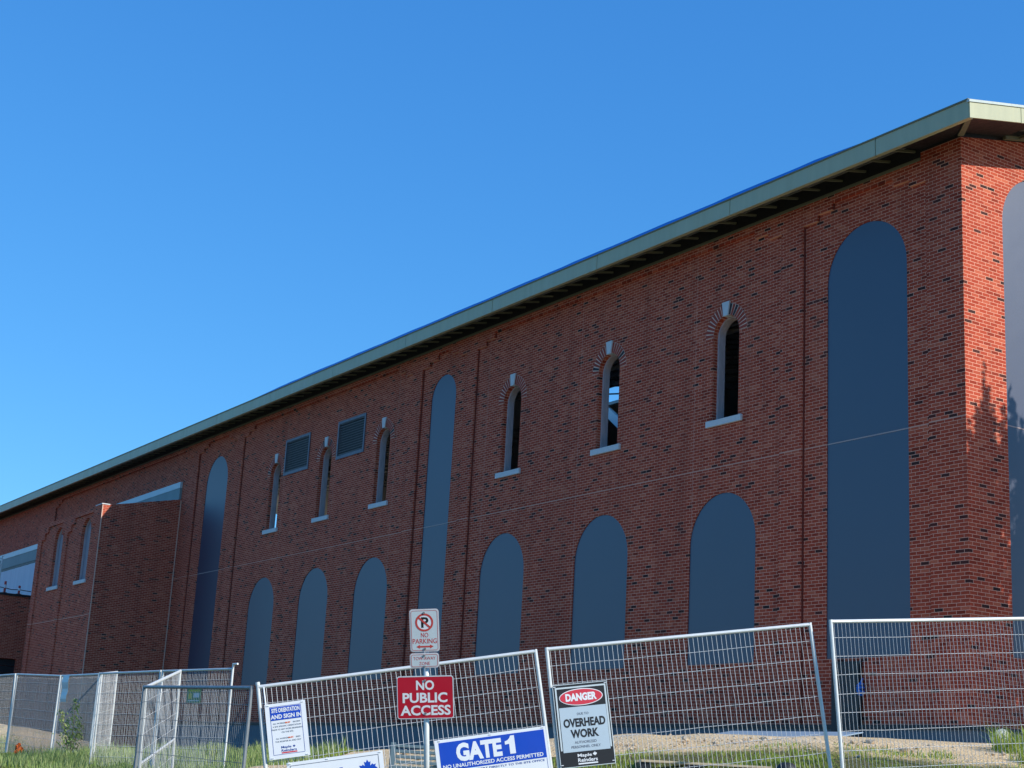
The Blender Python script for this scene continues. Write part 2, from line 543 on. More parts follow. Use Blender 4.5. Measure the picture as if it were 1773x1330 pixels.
bays = [(-4.28, -.88), (-17.38, -4.93), (-20.5, -17.95), (-33.75, -21.1), (-38.15, -34.35), (-56.9, -38.75)]
# frame of projecting brickwork (pilasters and corbelled heads) around the bays
mb = MB()
xs = [(-.88, 0.0)] + [(bays[i + 1][1], bays[i][0]) for i in range(len(bays) - 1)] + [(PX0, -56.9)]
for a, b in xs: mb.box((a, 0, 1.27), (min(b, -.004), REC + .01, 12.2))
for x0, x1 in bays:
    mb.box((x0, 0, 11.86), (x1, REC + .01, 12.2))
    for s, x in ((1, x0), (-1, x1)):
        for k, z in ((0, 11.58), (1, 11.72)):
            lo, hi = sorted((x + s * .43 * k, x + s * .43 * (k + 1)))
            mb.box((lo, 0, z), (hi, REC + .01, 11.86))
bp(mb, 'pilasters', M['brick'])
mb = MB()
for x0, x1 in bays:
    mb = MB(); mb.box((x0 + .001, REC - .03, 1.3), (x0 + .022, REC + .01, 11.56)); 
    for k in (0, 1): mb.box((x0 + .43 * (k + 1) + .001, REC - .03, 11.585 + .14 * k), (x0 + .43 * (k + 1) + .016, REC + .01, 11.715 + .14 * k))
    bp(mb, 'return_shade_strip', M['return_shade'])  # dark strips that paint the shade on the bay and corbel returns
# gable wall (faces +x), local x -> world +y
R90 = Matrix.Rotation(math.pi / 2, 4, 'Z')
GD = 40.0; RY = 20.0; SL = .21


def roofz(y):
    return 12.2 + SL * (y if y < RY else 2 * RY - y)


mb = MB()
gh = [arch(2.2, 2.16, 2.52, 11.85), arch(6.8, 2.16, 2.52, 6.18), arch(6.8, .87, 7.82, 10.2)]
plate(mb, [(0.005, 1.27), (GD, 1.27), (GD, 12.2), (RY, roofz(RY)), (0.005, 12.2)], gh, 0, .25)
bp(mb, 'gable_wall', M['brick_plain'], R90)
mb = MB()
for (x0, x1, y0, y1) in ((PX0, -.02, .03, .4), (-.4, -.02, .4, GD)):
    mb.box((x0, y0, -1.), (x1, y1, 1.268))
bp(mb, 'foundation', M['found'])
mb = MB(); mb.box((PX0, -.012, 1.20), (.012, .05, 1.272)); mb.box((-.05, .05, 1.20), (.012, GD, 1.272))
bp(mb, 'base_shadow_line', M['black'])  # black strip painting the thin shadow line on top of the foundation
mb = MB()
mb.box((PX0, -.012, 12.086), (-1.0, -.001, 12.2)); mb.box((PX0, .0, 12.202), (-.0, .12, 12.47))
mb.prism([(.12, 12.2 + SL * .12), (RY, roofz(RY)), (RY, roofz(RY) + .25), (.12, 12.45 + SL * .12)], 'x', -.2, -.05)
bp(mb, 'eave_dark_fill', M['black'])  # black strip paints the dark recess under the eave; fills added against light leaks
mb = MB(); mb.box((PX0, GD - .3, 1.0), (-.25, GD, 12.2)); mb.box((PX0, .3, 1.0), (PX0 + .3, GD - .3, 12.2))
bp(mb, 'back_wall', M['dark'])
mb = MB(); mb.box((PX0 + .3, .42, 1.1), (-.42, GD - .3, 1.2)); mb.box((PX0 + .3, .5, 6.5), (-.42, GD - .3, 6.75))
bp(mb, 'floor_slab', M['dark'])


def film(cx, w, zb, zt, M_=None, seam=False):
    mb = MB()
    ins = .004
    p = arch(cx, w - 2 * ins, zb + ins, zt - ins, 32)
    mb.prism([(x, z) for x, z in p], 'y', REC + .018 if M_ is None else .018, REC + .06 if M_ is None else .06)
    o = bp(mb, 'arch_panel', M['film'], M_)
    if seam:
        y = REC + .018 if M_ is None else .018
        s = MB(); s.box((cx - w / 2 + .006, y - .006, 6.76), (cx + w / 2 - .006, y + .004, 6.782))
        bp(s, 'panel_seam', M['seam'], M_, parent=o)
    return o


for (c,) in low: film(c, 2.16, 2.52, 6.18)
for c, w in tall: film(c, w, 2.52, 11.2, seam=True)
film(2.2, 2.16, 2.52, 11.85, R90, True)
film(6.8, 2.16, 2.52, 6.18, R90)


def window(cx, y0, w, zb, zt, M_=None, ring=True, depth=.31, glaze=None):
    """open window: liner of sheet metal behind the brick, sill, keystone and a ring of voussoirs"""
    r = w / 2; zs = zt - r; n = 16
    mb = MB()
    out = arch(cx, w - .004, zb + .002, zt - .002, n); inn = arch(cx, w - .09, zb + .03, zt - .045, n)
    k = len(out)
    V = [(x, y0 + .125, z) for x, z in out] + [(x, y0 + .125, z) for x, z in inn] + [(x, y0 + depth, z) for x, z in inn] + [(x, y0 + depth, z) for x, z in out]
    F = []
    for a, b in ((0, 1), (1, 2), (2, 3)):
        F += [(a * k + i, a * k + (i + 1) % k, b * k + (i + 1) % k, b * k + i) for i in range(k)]
    mb.add(V, F)
    o = bp(mb, 'window', M['liner'], M_)
    s = MB(); s.box((cx - w / 2 - .15, y0 - .06, zb - .13), (cx + w / 2 + .15, y0 + .2, zb + .012))
    bp(s, 'sill', M['stone'], M_, o, bevel=.008)
    if glaze:
        g = MB(); g.prism(arch(cx, w - .09, zb + .03, zt - .045, n), 'y', y0 + .19, y0 + .20)
        bp(g, 'pane', glaze, M_, o)
    if not ring: return o
    s = MB(); s.prism([(cx - .075, zt - .03), (cx + .075, zt - .03), (cx + .125, zt + .30), (cx - .125, zt + .30)], 'y', y0 - .045, y0 + .1)
    bp(s, 'keystone', M['stone'], M_, o, bevel=.006)
    a = MB()
    r0, r1 = r + .002, r + .26
    # mortar bed, then the bricks standing a little proud of it
    nn = 40
    for i in range(nn):
        t0 = math.pi * i / nn; t1 = math.pi * (i + 1) / nn
        a.cur = 0
        q = [(cx + rr * math.cos(t), zs + rr * math.sin(t)) for rr, t in ((r0, t0), (r1, t0), (r1, t1), (r0, t1))]
        a.add([(x, y0 - .004, z) for x, z in q], [(0, 1, 2, 3)])
    nb = 20
    for i in range(nb):
        tc = math.pi * (i + .5) / nb
        if abs(tc - math.pi / 2) < .17: continue
        h = math.pi / nb * .34
        a.cur = 2 if random.random() < .06 else 1
        q = [(cx + rr * math.cos(t), zs + rr * math.sin(t)) for rr, t in ((r0 + .004, tc - h), (r1 - .006, tc - h), (r1 - .006, tc + h), (r0 + .004, tc + h))]
        a.prism(q, 'y', y0 - .012, y0 + .05)
    bp(a, 'arch_ring', [M['mortar'], M['vous'], M['vous_dark']], M_, o)
    return o


for c in wins: window(c, REC, W_W, W_B, W_T)
window(6.8, 0, .87, 7.82, 10.2, R90)

for a, b in louv:
    f = MB(); y = REC - .03; t_ = .085
    f.box((a, y, LZ0), (a + t_, y + .16, LZ1)); f.box((b - t_, y, LZ0), (b, y + .16, LZ1))
    f.box((a + t_, y + .002, LZ0), (b - t_, y + .16, LZ0 + .11)); f.box((a + t_, y + .002, LZ1 - t_), (b - t_, y + .16, LZ1))
    fo = bp(f, 'louver', M['louver'])
    s = MB()
    ns = 13
    for i in range(ns):
        z = LZ0 + .155 + (LZ1 - LZ0 - .26) * i / (ns - 1)
        s.add([(a + t_, y + .03, z + .016), (b - t_, y + .03, z + .016), (b - t_, y + .075, z + .035), (a + t_, y + .075, z + .035),
               (a + t_, y + .03, z - .016), (b - t_, y + .03, z - .016), (b - t_, y + .075, z + .02), (a + t_, y + .075, z + .02)],
              [(0, 1, 2, 3), (7, 6, 5, 4), (0, 4, 5, 1), (3, 2, 6, 7)])
    bp(s, 'slats', M['louver_slat'], None, fo)
    k = MB(); k.box((a + .03, y + .135, LZ0 + .03), (b - .03, y + .155, LZ1 - .03)); bp(k, 'backing', M['black'], None, fo)

# ---- roof: fascia along the eave and up the gable, open soffit framing, deck
OV, OX = .80, .91
ZT, ZB = 12.40, 12.05
edges = [OX - .012, -1.42, -5.71, -10.62, -15.4, -20.2, -25, -29.8, -34.6, -39.4, -44.2, -49, -53.8, -58.6, -63.4, -68.2, PX0]
for a, b in zip(edges[:-1], edges[1:]):
    mb = MB()
    mb.box((b + .010, -OV, ZB), (a - .010, -OV + .03, ZT))
    mb.box((b + .010, -OV + .03, ZB), (a - .010, -OV + .10, ZB + .012))
    bp(mb, 'fascia', M['fascia'])
mb = MB(); mb.box((PX0, -OV - .02, ZT + .001), (OX - .02, -OV + .1, ZT + .03)); bp(mb, 'drip_edge', M['olive'])
mb = MB(); mb.box((PX0, -OV + .032, ZB + .03), (OX - .03, -OV + .05, ZT - .01)); bp(mb, 'fascia_backing', M['black'])
yj = [-OV, .62, 5.4, 10.2, 15., RY]
for a, b in zip(yj[:-1], yj[1:]):
    mb = MB()
    za, zb_ = ZB + SL * (a + OV), ZB + SL * (b + OV)
    e = .008
    mb.prism([(a + e, za), (b - e, zb_), (b - e, zb_ + .30), (a + e, za + .30)], 'x', OX - .03, OX)
    bp(mb, 'rake_fascia', M['fascia'])
mb = MB()
za, zb_ = ZB + .302, ZB + .302 + SL * (RY + OV)
mb.prism([(-OV - .02, za), (RY, zb_), (RY, zb_ + .05), (-OV - .02, za + .05)], 'x', OX - .05, OX + .018)
bp(mb, 'rake_drip_edge', M['fascia_edge'])
mb = MB()
z0, z1 = ZB + .06, ZB + .06 + SL * (RY + OV)
mb.prism([(-OV + .03, z0), (RY, z1), (RY, z1 + .2), (-OV + .03, z0 + .2)], 'x', OX - .06, OX - .034)
bp(mb, 'rake_backing', M['black'])


def deckz(y): return 12.45 + SL * (y if y < RY else 2 * RY - y)


mb = MB()
OPX, OPY = (-36.4, -29.8), (14.2, 17.6)      # unfinished part of the roof, still open
def slab(x0, x1, ya, yb, t=.1):
    mb.prism([(ya, deckz(ya)), (yb, deckz(yb)), (yb, deckz(yb) + t), (ya, deckz(ya) + t)], 'x', x0, x1)
slab(PX0, OX - .06, -OV + .06, OPY[0]); slab(PX0, OPX[0], OPY[0], OPY[1]); slab(OPX[1], OX - .06, OPY[0], OPY[1])
slab(PX0, OX - .06, OPY[1], RY); slab(PX0, OX - .06, RY, GD + .5)
# flutes of the steel deck seen from below
for i in range(7):
    y = -OV + .1 + i * .11
    mb.prism([(y, deckz(y) - .045), (y + .05, deckz(y + .05) - .045), (y + .05, deckz(y + .05) + .002), (y, deckz(y) + .002)], 'x', PX0, OX - .07)
bp(mb, 'roof_deck', M['deck'])
mb = MB()
def slab2(x0, x1, ya, yb):
    mb.prism([(ya, deckz(ya) + .104), (yb, deckz(yb) + .104), (yb, deckz(yb) + .13), (ya, deckz(ya) + .13)], 'x', x0, x1)
slab2(PX0, OX - .06, -OV + .12, OPY[0]); slab2(PX0, OPX[0], OPY[0], OPY[1]); slab2(OPX[1], OX - .06, OPY[0], OPY[1]); slab2(PX0, OX - .06, OPY[1], RY)
bp(mb, 'roof_covering', M['roof'])
# rolled edge of blue underlay lying along the eave
mb = MB()
xs_ = np.linspace(-33, -1.5, 60)
for a, b in zip(xs_[:-1], xs_[1:]):
    h0, h1 = [min(1, (x + 33) / 5) * min(1, (-1.5 - x) / 1.6 + .02) * (.075 + .006 * math.sin(x * 2.1) + .003 * math.sin(x * 5.3)) + .004 for x in (a, b)]
    y0, y1 = -OV + .005, -OV + .35
    mb.add([(a, y0, ZT + .032), (b, y0, ZT + .032), (b, y0 + .02, ZT + .032 + h1), (a, y0 + .02, ZT + .032 + h0), (a, y1, ZT + .06), (b, y1, ZT + .06), (b, y1, ZT + .06 + h1), (a, y1, ZT + .06 + h0)],
           [(0, 1, 2, 3), (3, 2, 6, 7), (4, 7, 6, 5)])
bp(mb, 'roof_underlay', M['blue_mem'])
mb = MB()
x = .2
while x > PX0:
    if x < -.9:
        mb.prism([(-OV + .03, ZB + .02), (.05, ZB + .02 + SL * .83), (.05, ZB + .02 + SL * .83 + .045), (-OV + .03, ZB + .065)], 'x', x - .04, x)
    x -= .66
mb.box((PX0, -.035, 12.03), (-1.0, -.001, 12.085))
y = 1.6
while y < RY:
    z = ZB + .02 + SL * (y + OV)
    mb.box((0, y, z), (OX - .06, y + .05, z + .06)); y += .85
mb.prism([(1.2, ZB + .0 + SL * 2.0), (RY, ZB + SL * (RY + OV)), (RY, ZB + SL * (RY + OV) + .07), (1.2, ZB + .07 + SL * 2.0)], 'x', 0.002, .07)
# hip plate at the corner
mb.add([(OX - .10, -OV + .03, ZB + .012), (OX - .03, -OV + .10, ZB + .012), (.06, .02, 12.2), (-.02, -.06, 12.2),
        (OX - .10, -OV + .03, ZB + .03), (OX - .03, -OV + .10, ZB + .03), (.06, .02, 12.23), (-.02, -.06, 12.23)],
       [(0, 1, 2, 3), (4, 5, 6, 7), (0, 1, 5, 4), (1, 2, 6, 5), (2, 3, 7, 6), (3, 0, 4, 7)])
bp(mb, 'soffit_framing', M['olive'])
mb = MB()   # black soffit boards next to the corner
mb.prism([(-OV + .06, ZB + .055), (.0, ZB + .055 + SL * .74), (.0, ZB + .07 + SL * .74), (-OV + .06, ZB + .07)], 'x', -1.0, OX - .1)
mb.prism([(0.0, ZB + .065 + SL * .8), (1.25, ZB + .065 + SL * 2.05), (1.25, ZB + .08 + SL * 2.05), (0.0, ZB + .08 + SL * .8)], 'x', .005, OX - .1)
bp(mb, 'soffit_board', M['black'])
# steel inside: joists and bridging seen through the open windows
mb = MB()
for x in [q for q in np.arange(-60, -1, 1.9) if not -39.5 < q < -28.5]:
    for dz, t_ in ((-.16, .05), (-.72, .05)):
        mb.prism([(.5, deckz(.5) + dz), (RY, deckz(RY) + dz), (RY, deckz(RY) + dz + t_), (.5, deckz(.5) + dz + t_)], 'x', x, x + .07)
    y = .6
    k = 0
    while y < RY - 1:
        a = (x + .03, y, deckz(y) - (.16 if k % 2 else .7)); b = (x + .03, y + .62, deckz(y + .62) - (.7 if k % 2 else .16))
        mb.tube(a, b, .014, 4); y += .62; k += 1
for y in (3.2, 7.5):
    mb.box((PX0 + 1, y, deckz(y) - .5), (-1, y + .18, deckz(y) - .14))
bp(mb, 'roof_joists', M['deck'])
for y, z in ((1.9, 10.62), (2.3, 10.98), (3.4, 11.9)):
    mb = MB(); mb.tube((-60, y, z), (-3, y, z), .06, 8); bp(mb, 'service_pipe', M['steel_white'])
mb = MB()
mb.prism([(-38.0, 17.55), (-38.0, 18.05), (-32.6, 14.0), (-32.6, 13.5)], 'y', 17.62, 17.8)
bp(mb, 'roof_girder', M['steel_white'])

# ---- stair tower standing out from the facade
TX0, TX1, TY = -48.0, -39.72, -3.1
tw = [(-41.55,), (-45.15,)]
mb = MB()
hs_ = [arch(c[0], 1.15, 6.5, 8.98, 16) for c in tw]
plate(mb, [(TX0, .3), (TX1, .3), (TX1, 9.32), (TX0, 9.32)], hs_, TY + .06, TY + .3)
def pil(a, b, z1=9.32): mb.box((a, TY, .3), (b, TY + .065, z1))
pil(TX0, -47.45); pil(-44.25, -43.85); pil(-40.3, TX1)
for a, b in ((-47.45, -44.25), (-43.85, -40.3)):
    mb.box((a, TY, 9.12), (b, TY + .065, 9.32))
    for s, x in ((1, a), (-1, b)):
        lo, hi = sorted((x, x + s * .4)); mb.box((lo, TY, 8.62), (hi, TY + .065, 9.12))
        if s > 0: mb.box((x + .4, TY, 8.88), (x + .8, TY + .065, 9.12))
tower = bp(mb, 'stair_tower', M['brick_tower'])
mb = MB()
mb.prism([(TY + .3, .3), (REC - .002, .3), (REC - .002, 9.95), (TY + .3, 9.335)], 'x', TX1 - .25, TX1 + .0)
mb.prism([(TY + .001, .3), (TY + .3, .3), (TY + .3, 9.335), (TY + .001, 9.27)], 'x', TX1 - .002, TX1 + .001)
bp(mb, 'stair_tower_side', M['brick_plain'], parent=None)
mb = MB(); mb.prism([(TY + .1, 9.1), (-.0, 9.72), (0, 9.8), (TY + .1, 9.2)], 'x', TX0 + .1, TX1 - .26); bp(mb, 'tower_roof', M['roof'], None, tower)
mb = MB(); mb.box((-40.5, TY - .02, 9.322), (TX1 + .02, TY + .3, 9.36)); bp(mb, 'tower_cap', M['stone'], None, tower)
mb = MB(); mb.box((TX1 + .001, TY + .0, .3), (TX1 + .02, TY + .03, 9.3)); mb.box((TX1 + .002, REC - .05, .6), (TX1 + .02, REC - .02, 9.9)); bp(mb, 'sealant_joint', M['mortar'], None, tower)
for (c,) in tw:
    window(c, TY + .06, 1.15, 6.5, 8.98, None, False, .4, M['tower_pane'])
# flashing on the main wall above the tower roof
mb = MB(); mb.box((TX0, -.02, 9.7), (TX1 - .1, REC - .002, 10.42)); fl = bp(mb, 'flashing', M['green_mem'])
mb = MB(); mb.box((TX0, -.035, 10.422), (TX1 - .1, REC - .002, 10.66)); bp(mb, 'flashing_cap', M['wrap_top'], None, fl)
# unclad strip of the far facade above the low wing
mb = MB(); mb.box((PX0 + .2, -.03, 9.2), (-57.2, -.002, 9.72)); f2 = bp(mb, 'flashing', M['green_mem'])
mb = MB(); mb.box((PX0 + .2, -.05, 9.722), (-57.2, -.002, 9.98)); bp(mb, 'flashing_cap', M['wrap_top'], None, f2)
mb = MB(); mb.box((PX0 + .2, -.012, 9.05), (-57.2, -.002, 9.198)); bp(mb, 'black_band', M['black'], None, f2)  # plain black band below the green flashing
mb = MB()
n_ = 60
for i in range(n_):
    a = PX0 + .2 + (PX0 * -1 - 57.4) * i / n_; b = PX0 + .2 + (PX0 * -1 - 57.4) * (i + 1) / n_
    ya, yb = [-.03 - .012 * math.sin(q * 5) - .01 * math.sin(q * 11.3) for q in (a, b)]
    mb.add([(a, ya, 6.82), (b, yb, 6.82), (b, yb * .6, 9.05), (a, ya * .6, 9.05)], [(0, 1, 2, 3)])
bp(mb, 'house_wrap', M['wrap'])

# ---- low wing beyond the tower
LW = empty('low_wing', Matrix.Translation((-54, -3, 0)), 'low flat roofed brick wing in deep shade beyond the stair tower', 'building')
bpy.context.view_layer.update()
mb = MB(); mb.box((-78, -6.98, -1), (-54.27, -.04, 6.55))
plate(mb, [(-7, -.5), (-.03, -.5), (-.03, 6.8), (-7, 6.8)], [[(-5.6, -.3), (-1.75, -.3), (-1.75, 3.95), (-5.6, 3.95)]], 0, .25)
# the wall slab was laid along x: turn it to face +x
vv = [(v if i < 8 else (-54.0 - v[1], v[0], v[2])) for i, v in enumerate(mb.v)]
mb.v = vv
bp(mb, 'wall', M['brick_plain'], None, LW)
mb = MB(); mb.box((-54.4, -7.05, 6.802), (-53.95, -.04, 6.9)); bp(mb, 'parapet_cap', M['black'], None, LW)
mb = MB()
for i in range(14): mb.box((-54.2, -5.6, -.3 + i * .303), (-54.12 - .02 * (i % 2), -1.75, -.3 + (i + 1) * .303 - .02))
bp(mb, 'garage_door', M['black'], None, LW)
for y, h in ((-2.62, .55), (-1.96, .42)):
    p = empty('delineator_post', Matrix.Translation((-54.25, y, 6.9)), 'taller red and white striped post on the low roof edge' if h > .5 else 'shorter red and white striped post on the low roof edge', 'post', 'striped posts on the low roof edge')
    a = MB(); a.tube((0, 0, 0), (0, 0, h), .055, 10); b_ = a.build('shaft', M['redtext'], p)
    s = MB(); s.tube((0, 0, h * .45), (0, 0, h * .72), .059, 10); s.build('white_band', M['white'], p)
    s = MB(); s.tube((0, 0, 0), (0, 0, .04), .13, 10); s.build('foot', M['rubber'], p)
rp = MB(); rp.path([(-54.25, -3.4, 7.2), (-54.25, -2.62, 7.15), (-54.25, -2.3, 7.1), (-54.25, -1.96, 7.13), (-54.25, -1.4, 7.1)], .02, 5)
tag(rp.build('barrier_rail', M['black']), 'thin black rail strung between striped posts on the low roof', 'rail')
ld = empty('step_ladder', Matrix.Translation((-54.6, -2.95, 6.9)), 'pale ladder standing on the low wing roof by the far facade', 'ladder')
a = MB()
for y in (-.3, .12): a.box((-.03, y - .03, 0), (.03, y + .03, 1.75))
a.build('rails', M['galv'], ld)
for i in range(6):
    a = MB(); a.box((-.05, -.27, .2 + i * .28), (.05, .09, .24 + i * .28)); a.build('rung', M['galv'], ld)

# dark doorway low in the facade near the corner, with a blue bag hanging beside it
mb = MB(); mb.box((-3.4, .0, .8), (-2.62, .028, 2.45)); mb.box((-3.36, -.02, .9), (-2.66, .0, 2.4))
bp(mb, 'service_door', M['black'])
bgm = MB()
for i in range(9):
    z0 = 1.80 + i * .026; r0 = .085 * math.sin(math.pi * (i + 1) / 11) ** .6; r1 = .085 * math.sin(math.pi * (i + 2) / 11) ** .6
    bgm.tube((-2.55 + .008 * math.sin(i * 2), -.08, z0), (-2.55 + .008 * math.sin(i * 2 + 2), -.08, z0 + .026), r0, 9, r1)
bgm.tube((-2.55, -.08, 2.03), (-2.56, -.02, 2.12), .02, 6)
tag(bgm.build('plastic_bag', M['bluebag'], smooth=True), 'small bright blue bag hanging on brick wall behind the right fence panel', 'bag')


# ------------------------------------------------------------------ fence panels
def frame(TL, TR, H=1.83):
    TL = Vector(TL); TR = Vector(TR); u = TR - TL; L = u.length; u.normalize()
    h = Vector((u.x, u.y, 0)).normalized(); n = Vector((h.y, -h.x, 0))
    up = n.cross(u)
    if up.z < 0: up = -up
    n = u.cross(up)
    O = TL - up * H
    return Matrix(((u.x, up.x, n.x, O.x), (u.y, up.y, n.y, O.y), (u.z, up.z, n.z, O.z), (0, 0, 0, 1))), L


def fence_panel(TL, TR, label, H=1.83, pitch=.05, rail=None, wire=None, wob=.0015, scrim=False, hook=False, mid=False, rows=9, rw=.0024, grp='temporary fence panels around the site'):
    Mx, L = frame(TL, TR, H)
    p = empty('fence_panel', Mx, label, 'fence', grp)
    rail = rail or M['galv']; wire = wire or M['wire']
    R = .0195
    f = MB()
    f.tube((R, -.02, 0), (R, H, 0), R, 10); f.tube((L - R, -.02, 0), (L - R, H, 0), R, 10)
    f.tube((R, H - R, 0), (L - R, H - R, 0), R, 10); f.tube((R, .06, 0), (L - R, .06, 0), R, 10)
    if mid: f.tube((R, H * .5, 0), (L - R, H * .5, 0), R * .8, 8)
    if hook == 'end':
        f.tube((L - R, H - .01, 0), (L - R, H + .07, 0), R * .9, 8); f.tube((L - R, H + .055, 0), (L + .11, H + .06, 0), R * .9, 8)
    f.build('frame', rail, p, smooth=False)
    if hook == 'clip':
        c = MB(); c.tube((.075, H - .03, .02), (.082, H - .27, .022), .009, 7); c.build('clip_rod', M['white'], p)
        c = MB(); c.tube((R, H - .004, 0), (R, H + .03, 0), R * 1.15, 10); c.build('post_cap', M['galv'], p)
    w = MB()
    x = .05
    while x < L - .04:
        pts = []
        dx = random.gauss(0, wob)
        zz = np.linspace(.07, H - .03, 6)
        kx = [x + random.gauss(0, wob) for _ in zz]
        if random.random() < .03: kx[3] += random.choice((-1, 1)) * .012
        for a, b, c, d in zip(kx[:-1], kx[1:], zz[:-1], zz[1:]):
            w.tube((a, c, .004), (b, d, .004), rw, 4, caps=False)
        x += pitch
    for k in range(1, rows):
        y = H - .19 * k - .0
        if y < .1: break
        pts = np.linspace(.02, L - .02, 12)
        oy = [y + random.gauss(0, .0025) for _ in pts]
        for a, b, c, d in zip(pts[:-1], pts[1:], oy[:-1], oy[1:]):
            w.tube((a, c, -.001), (b, d, -.001), rw * 1.15, 4, caps=False)
    w.build('wire_mesh', wire, p)
    if scrim:
        s = MB(); n = 30
        for i in range(n):
            a = .03 + (L - .06) * i / n; b = .03 + (L - .06) * (i + 1) / n
            za, zb_ = [-.02 - .012 * math.sin(q * 6) - .006 * math.sin(q * 17) for q in (a, b)]
            s.add([(a, .12, za), (b, .12, zb_), (b, H - .06, zb_ * .6), (a, H - .06, za * .6)], [(0, 1, 2, 3)])
        s.build('privacy_scrim', M['scrim'], p)
    # rubber block feet
    for xx in (R, L - R):
        b = MB(); b.box((xx - .09, -.14, -.28), (xx + .09, -.02, .28)); b.build('foot', M['rubber'], p, bevel=.01)
    return p, Mx


def scrim_mat():
    m, t, b = nt('privacy_scrim')
    b.inputs['Base Color'].default_value = (.07, .078, .085, 1)
    b.inputs['Roughness'].default_value = .8
    co = objco(t)
    tr = N(t, 'ShaderNodeBsdfTransparent'); mx = N(t, 'ShaderNodeMixShader')
    mp = N(t, 'ShaderNodeMapping'); mp.inputs['Scale'].default_value = (9, .8, 1); t.links.new(co, mp.inputs[0])
    f = ramp(t, noise(t, mp.outputs[0], 1.2, 4), [(.3, .45), (.75, .66)])
    t.links.new(f, mx.inputs[0]); t.links.new(tr.outputs[0], mx.inputs[1]); t.links.new(b.outputs[0], mx.inputs[2])
    t.links.new(mx.outputs[0], t.nodes['Material Output'].inputs['Surface'])
    return m


M['scrim'] = scrim_mat()
P1, M1 = fence_panel((3.877, -15.007, .739), (5.222, -12.543, 1.268), 'tilted wire fence panel carrying the blue gate sign and white notices', hook='clip')
P2, M2 = fence_panel((5.250, -12.47, 1.288), (6.498, -9.96, 1.725), 'tilted wire fence panel with the black danger sign at its left post')
P3, M3 = fence_panel((6.676, -9.885, 1.753), (7.463, -7.108, 2.024), 'rightmost wire fence panel standing upright in front of the building corner', pitch=.0455)
P4, M4 = fence_panel((.61, -15.0, .80), (3.85, -15.03, .735), 'dark grey fence panel seen at a steep angle left of the notice board panel', rail=M['galv_dark'], wire=M['galv_dark'])  # rail and wire coloured dark for the side away from the sun
P5, M5 = fence_panel((.60, -14.97, .80), (-1.55, -13.75, 1.14), 'fence panel folded back almost edge on, its bright top rail climbing to the right', mid=True, pitch=.10)
P6, M6 = fence_panel((-8.02, -11.62, 1.475), (-5.82, -11.21, 1.49), 'wire fence panel behind the folded one holding a small green sign', hook='end', wob=.006, pitch=.045)
P6b, M6b = fence_panel((-10.3, -12.0, 1.455), (-8.06, -11.63, 1.475), 'bare wire fence panel between the pale folded one and the panel with green sign', wob=.006, pitch=.045)
P7, M7 = fence_panel((-14.18, -11.53, 1.54), (-11.35, -11.66, 1.50), 'far fence panel with grey scrim and a small pale bush in front of it', scrim=True, wob=.004)
P8, M8 = fence_panel((-17.05, -11.68, 1.63), (-14.25, -11.53, 1.54), 'far fence panel with grey scrim, beside the sand heap', scrim=True, wob=.004)
P9, M9 = fence_panel((-20.32, -12.01, 1.59), (-17.12, -11.69, 1.63), 'leftmost bare wire fence panel in front of the sand heap', wob=.004)
P10, M10 = fence_panel((-10.72, -11.82, 1.48), (-12.54, -10.91, 1.63), 'pale fence panel folded almost edge on above the grass', wob=.006, pitch=.07)


# ------------------------------------------------------------------ lettering and signs
_tc = {}


def glyphs(txt, off=0.0):
    """filled outline of a line of capitals, scaled to the unit box"""
    k = (txt, off)
    if k in _tc: return _tc[k]
    c = bpy.data.curves.new('lettering', 'FONT'); c.body = txt; c.size = 1; c.offset = off; c.resolution_u = 3
    c.fill_mode = 'FRONT'
    o = bpy.data.objects.new('lettering', c); COL.objects.link(o)
    bpy.context.view_layer.update()
    me = bpy.data.meshes.new_from_object(o.evaluated_get(bpy.context.evaluated_depsgraph_get()))
    v = np.array([tuple(p.co) for p in me.vertices]); f = [tuple(p.vertices) for p in me.polygons]
    lo = v.min(0); hi = v.max(0)
    uv = (v[:, :2] - lo[:2]) / np.maximum(hi[:2] - lo[:2], 1e-6)
    bpy.data.objects.remove(o); bpy.data.curves.remove(c); bpy.data.meshes.remove(me)
    _tc[k] = (uv, f, (hi[0] - lo[0]) / (hi[1] - lo[1]))
    return _tc[k]


def letters(mb, txt, x0, x1, y0, y1, z, off=0.0):
    uv, f, _ = glyphs(txt, off)
    mb.add([(x0 + (x1 - x0) * u, y0 + (y1 - y0) * v, z) for u, v in uv], f)


def centred(mb, txt, cx, y0, h, z, off=0.0, sx=1.0, maxw=9):
    _, _, asp = glyphs(txt, off)
    w = min(maxw, asp * h * sx)
    letters(mb, txt, cx - w / 2, cx + w / 2, y0, y0 + h, z, off)


def rrect(x0, x1, y0, y1, r, n=6):
    if r <= 0: return [(x0, y0), (x1, y0), (x1, y1), (x0, y1)]
    p = []
    for cx, cy, a in ((x1 - r, y0 + r, -90), (x1 - r, y1 - r, 0), (x0 + r, y1 - r, 90), (x0 + r, y0 + r, 180)):
        for k in range(n + 1):
            t = math.radians(a + 90 * k / n); p.append((cx + r * math.cos(t), cy + r * math.sin(t)))
    return p


def flat(mb, poly, z0, z1): return mb.prism(poly, 'z', z0, z1)


LEAF = [(0, 1), (.14, .74), (.31, .83), (.25, .42), (.47, .60), (.53, .48), (.80, .53), (.70, .32), (.93, .14), (.42, -.24), (.46, -.42), (.05, -.36), (.05, -.75)]
LEAF = LEAF + [(-x, y) for x, y in LEAF[::-1] if x > 0]


def leaf(mb, cx, cy, s, z): mb.add([(cx + x * s, cy + y * s, z) for x, y in LEAF], [tuple(range(len(LEAF)))[::-1]])


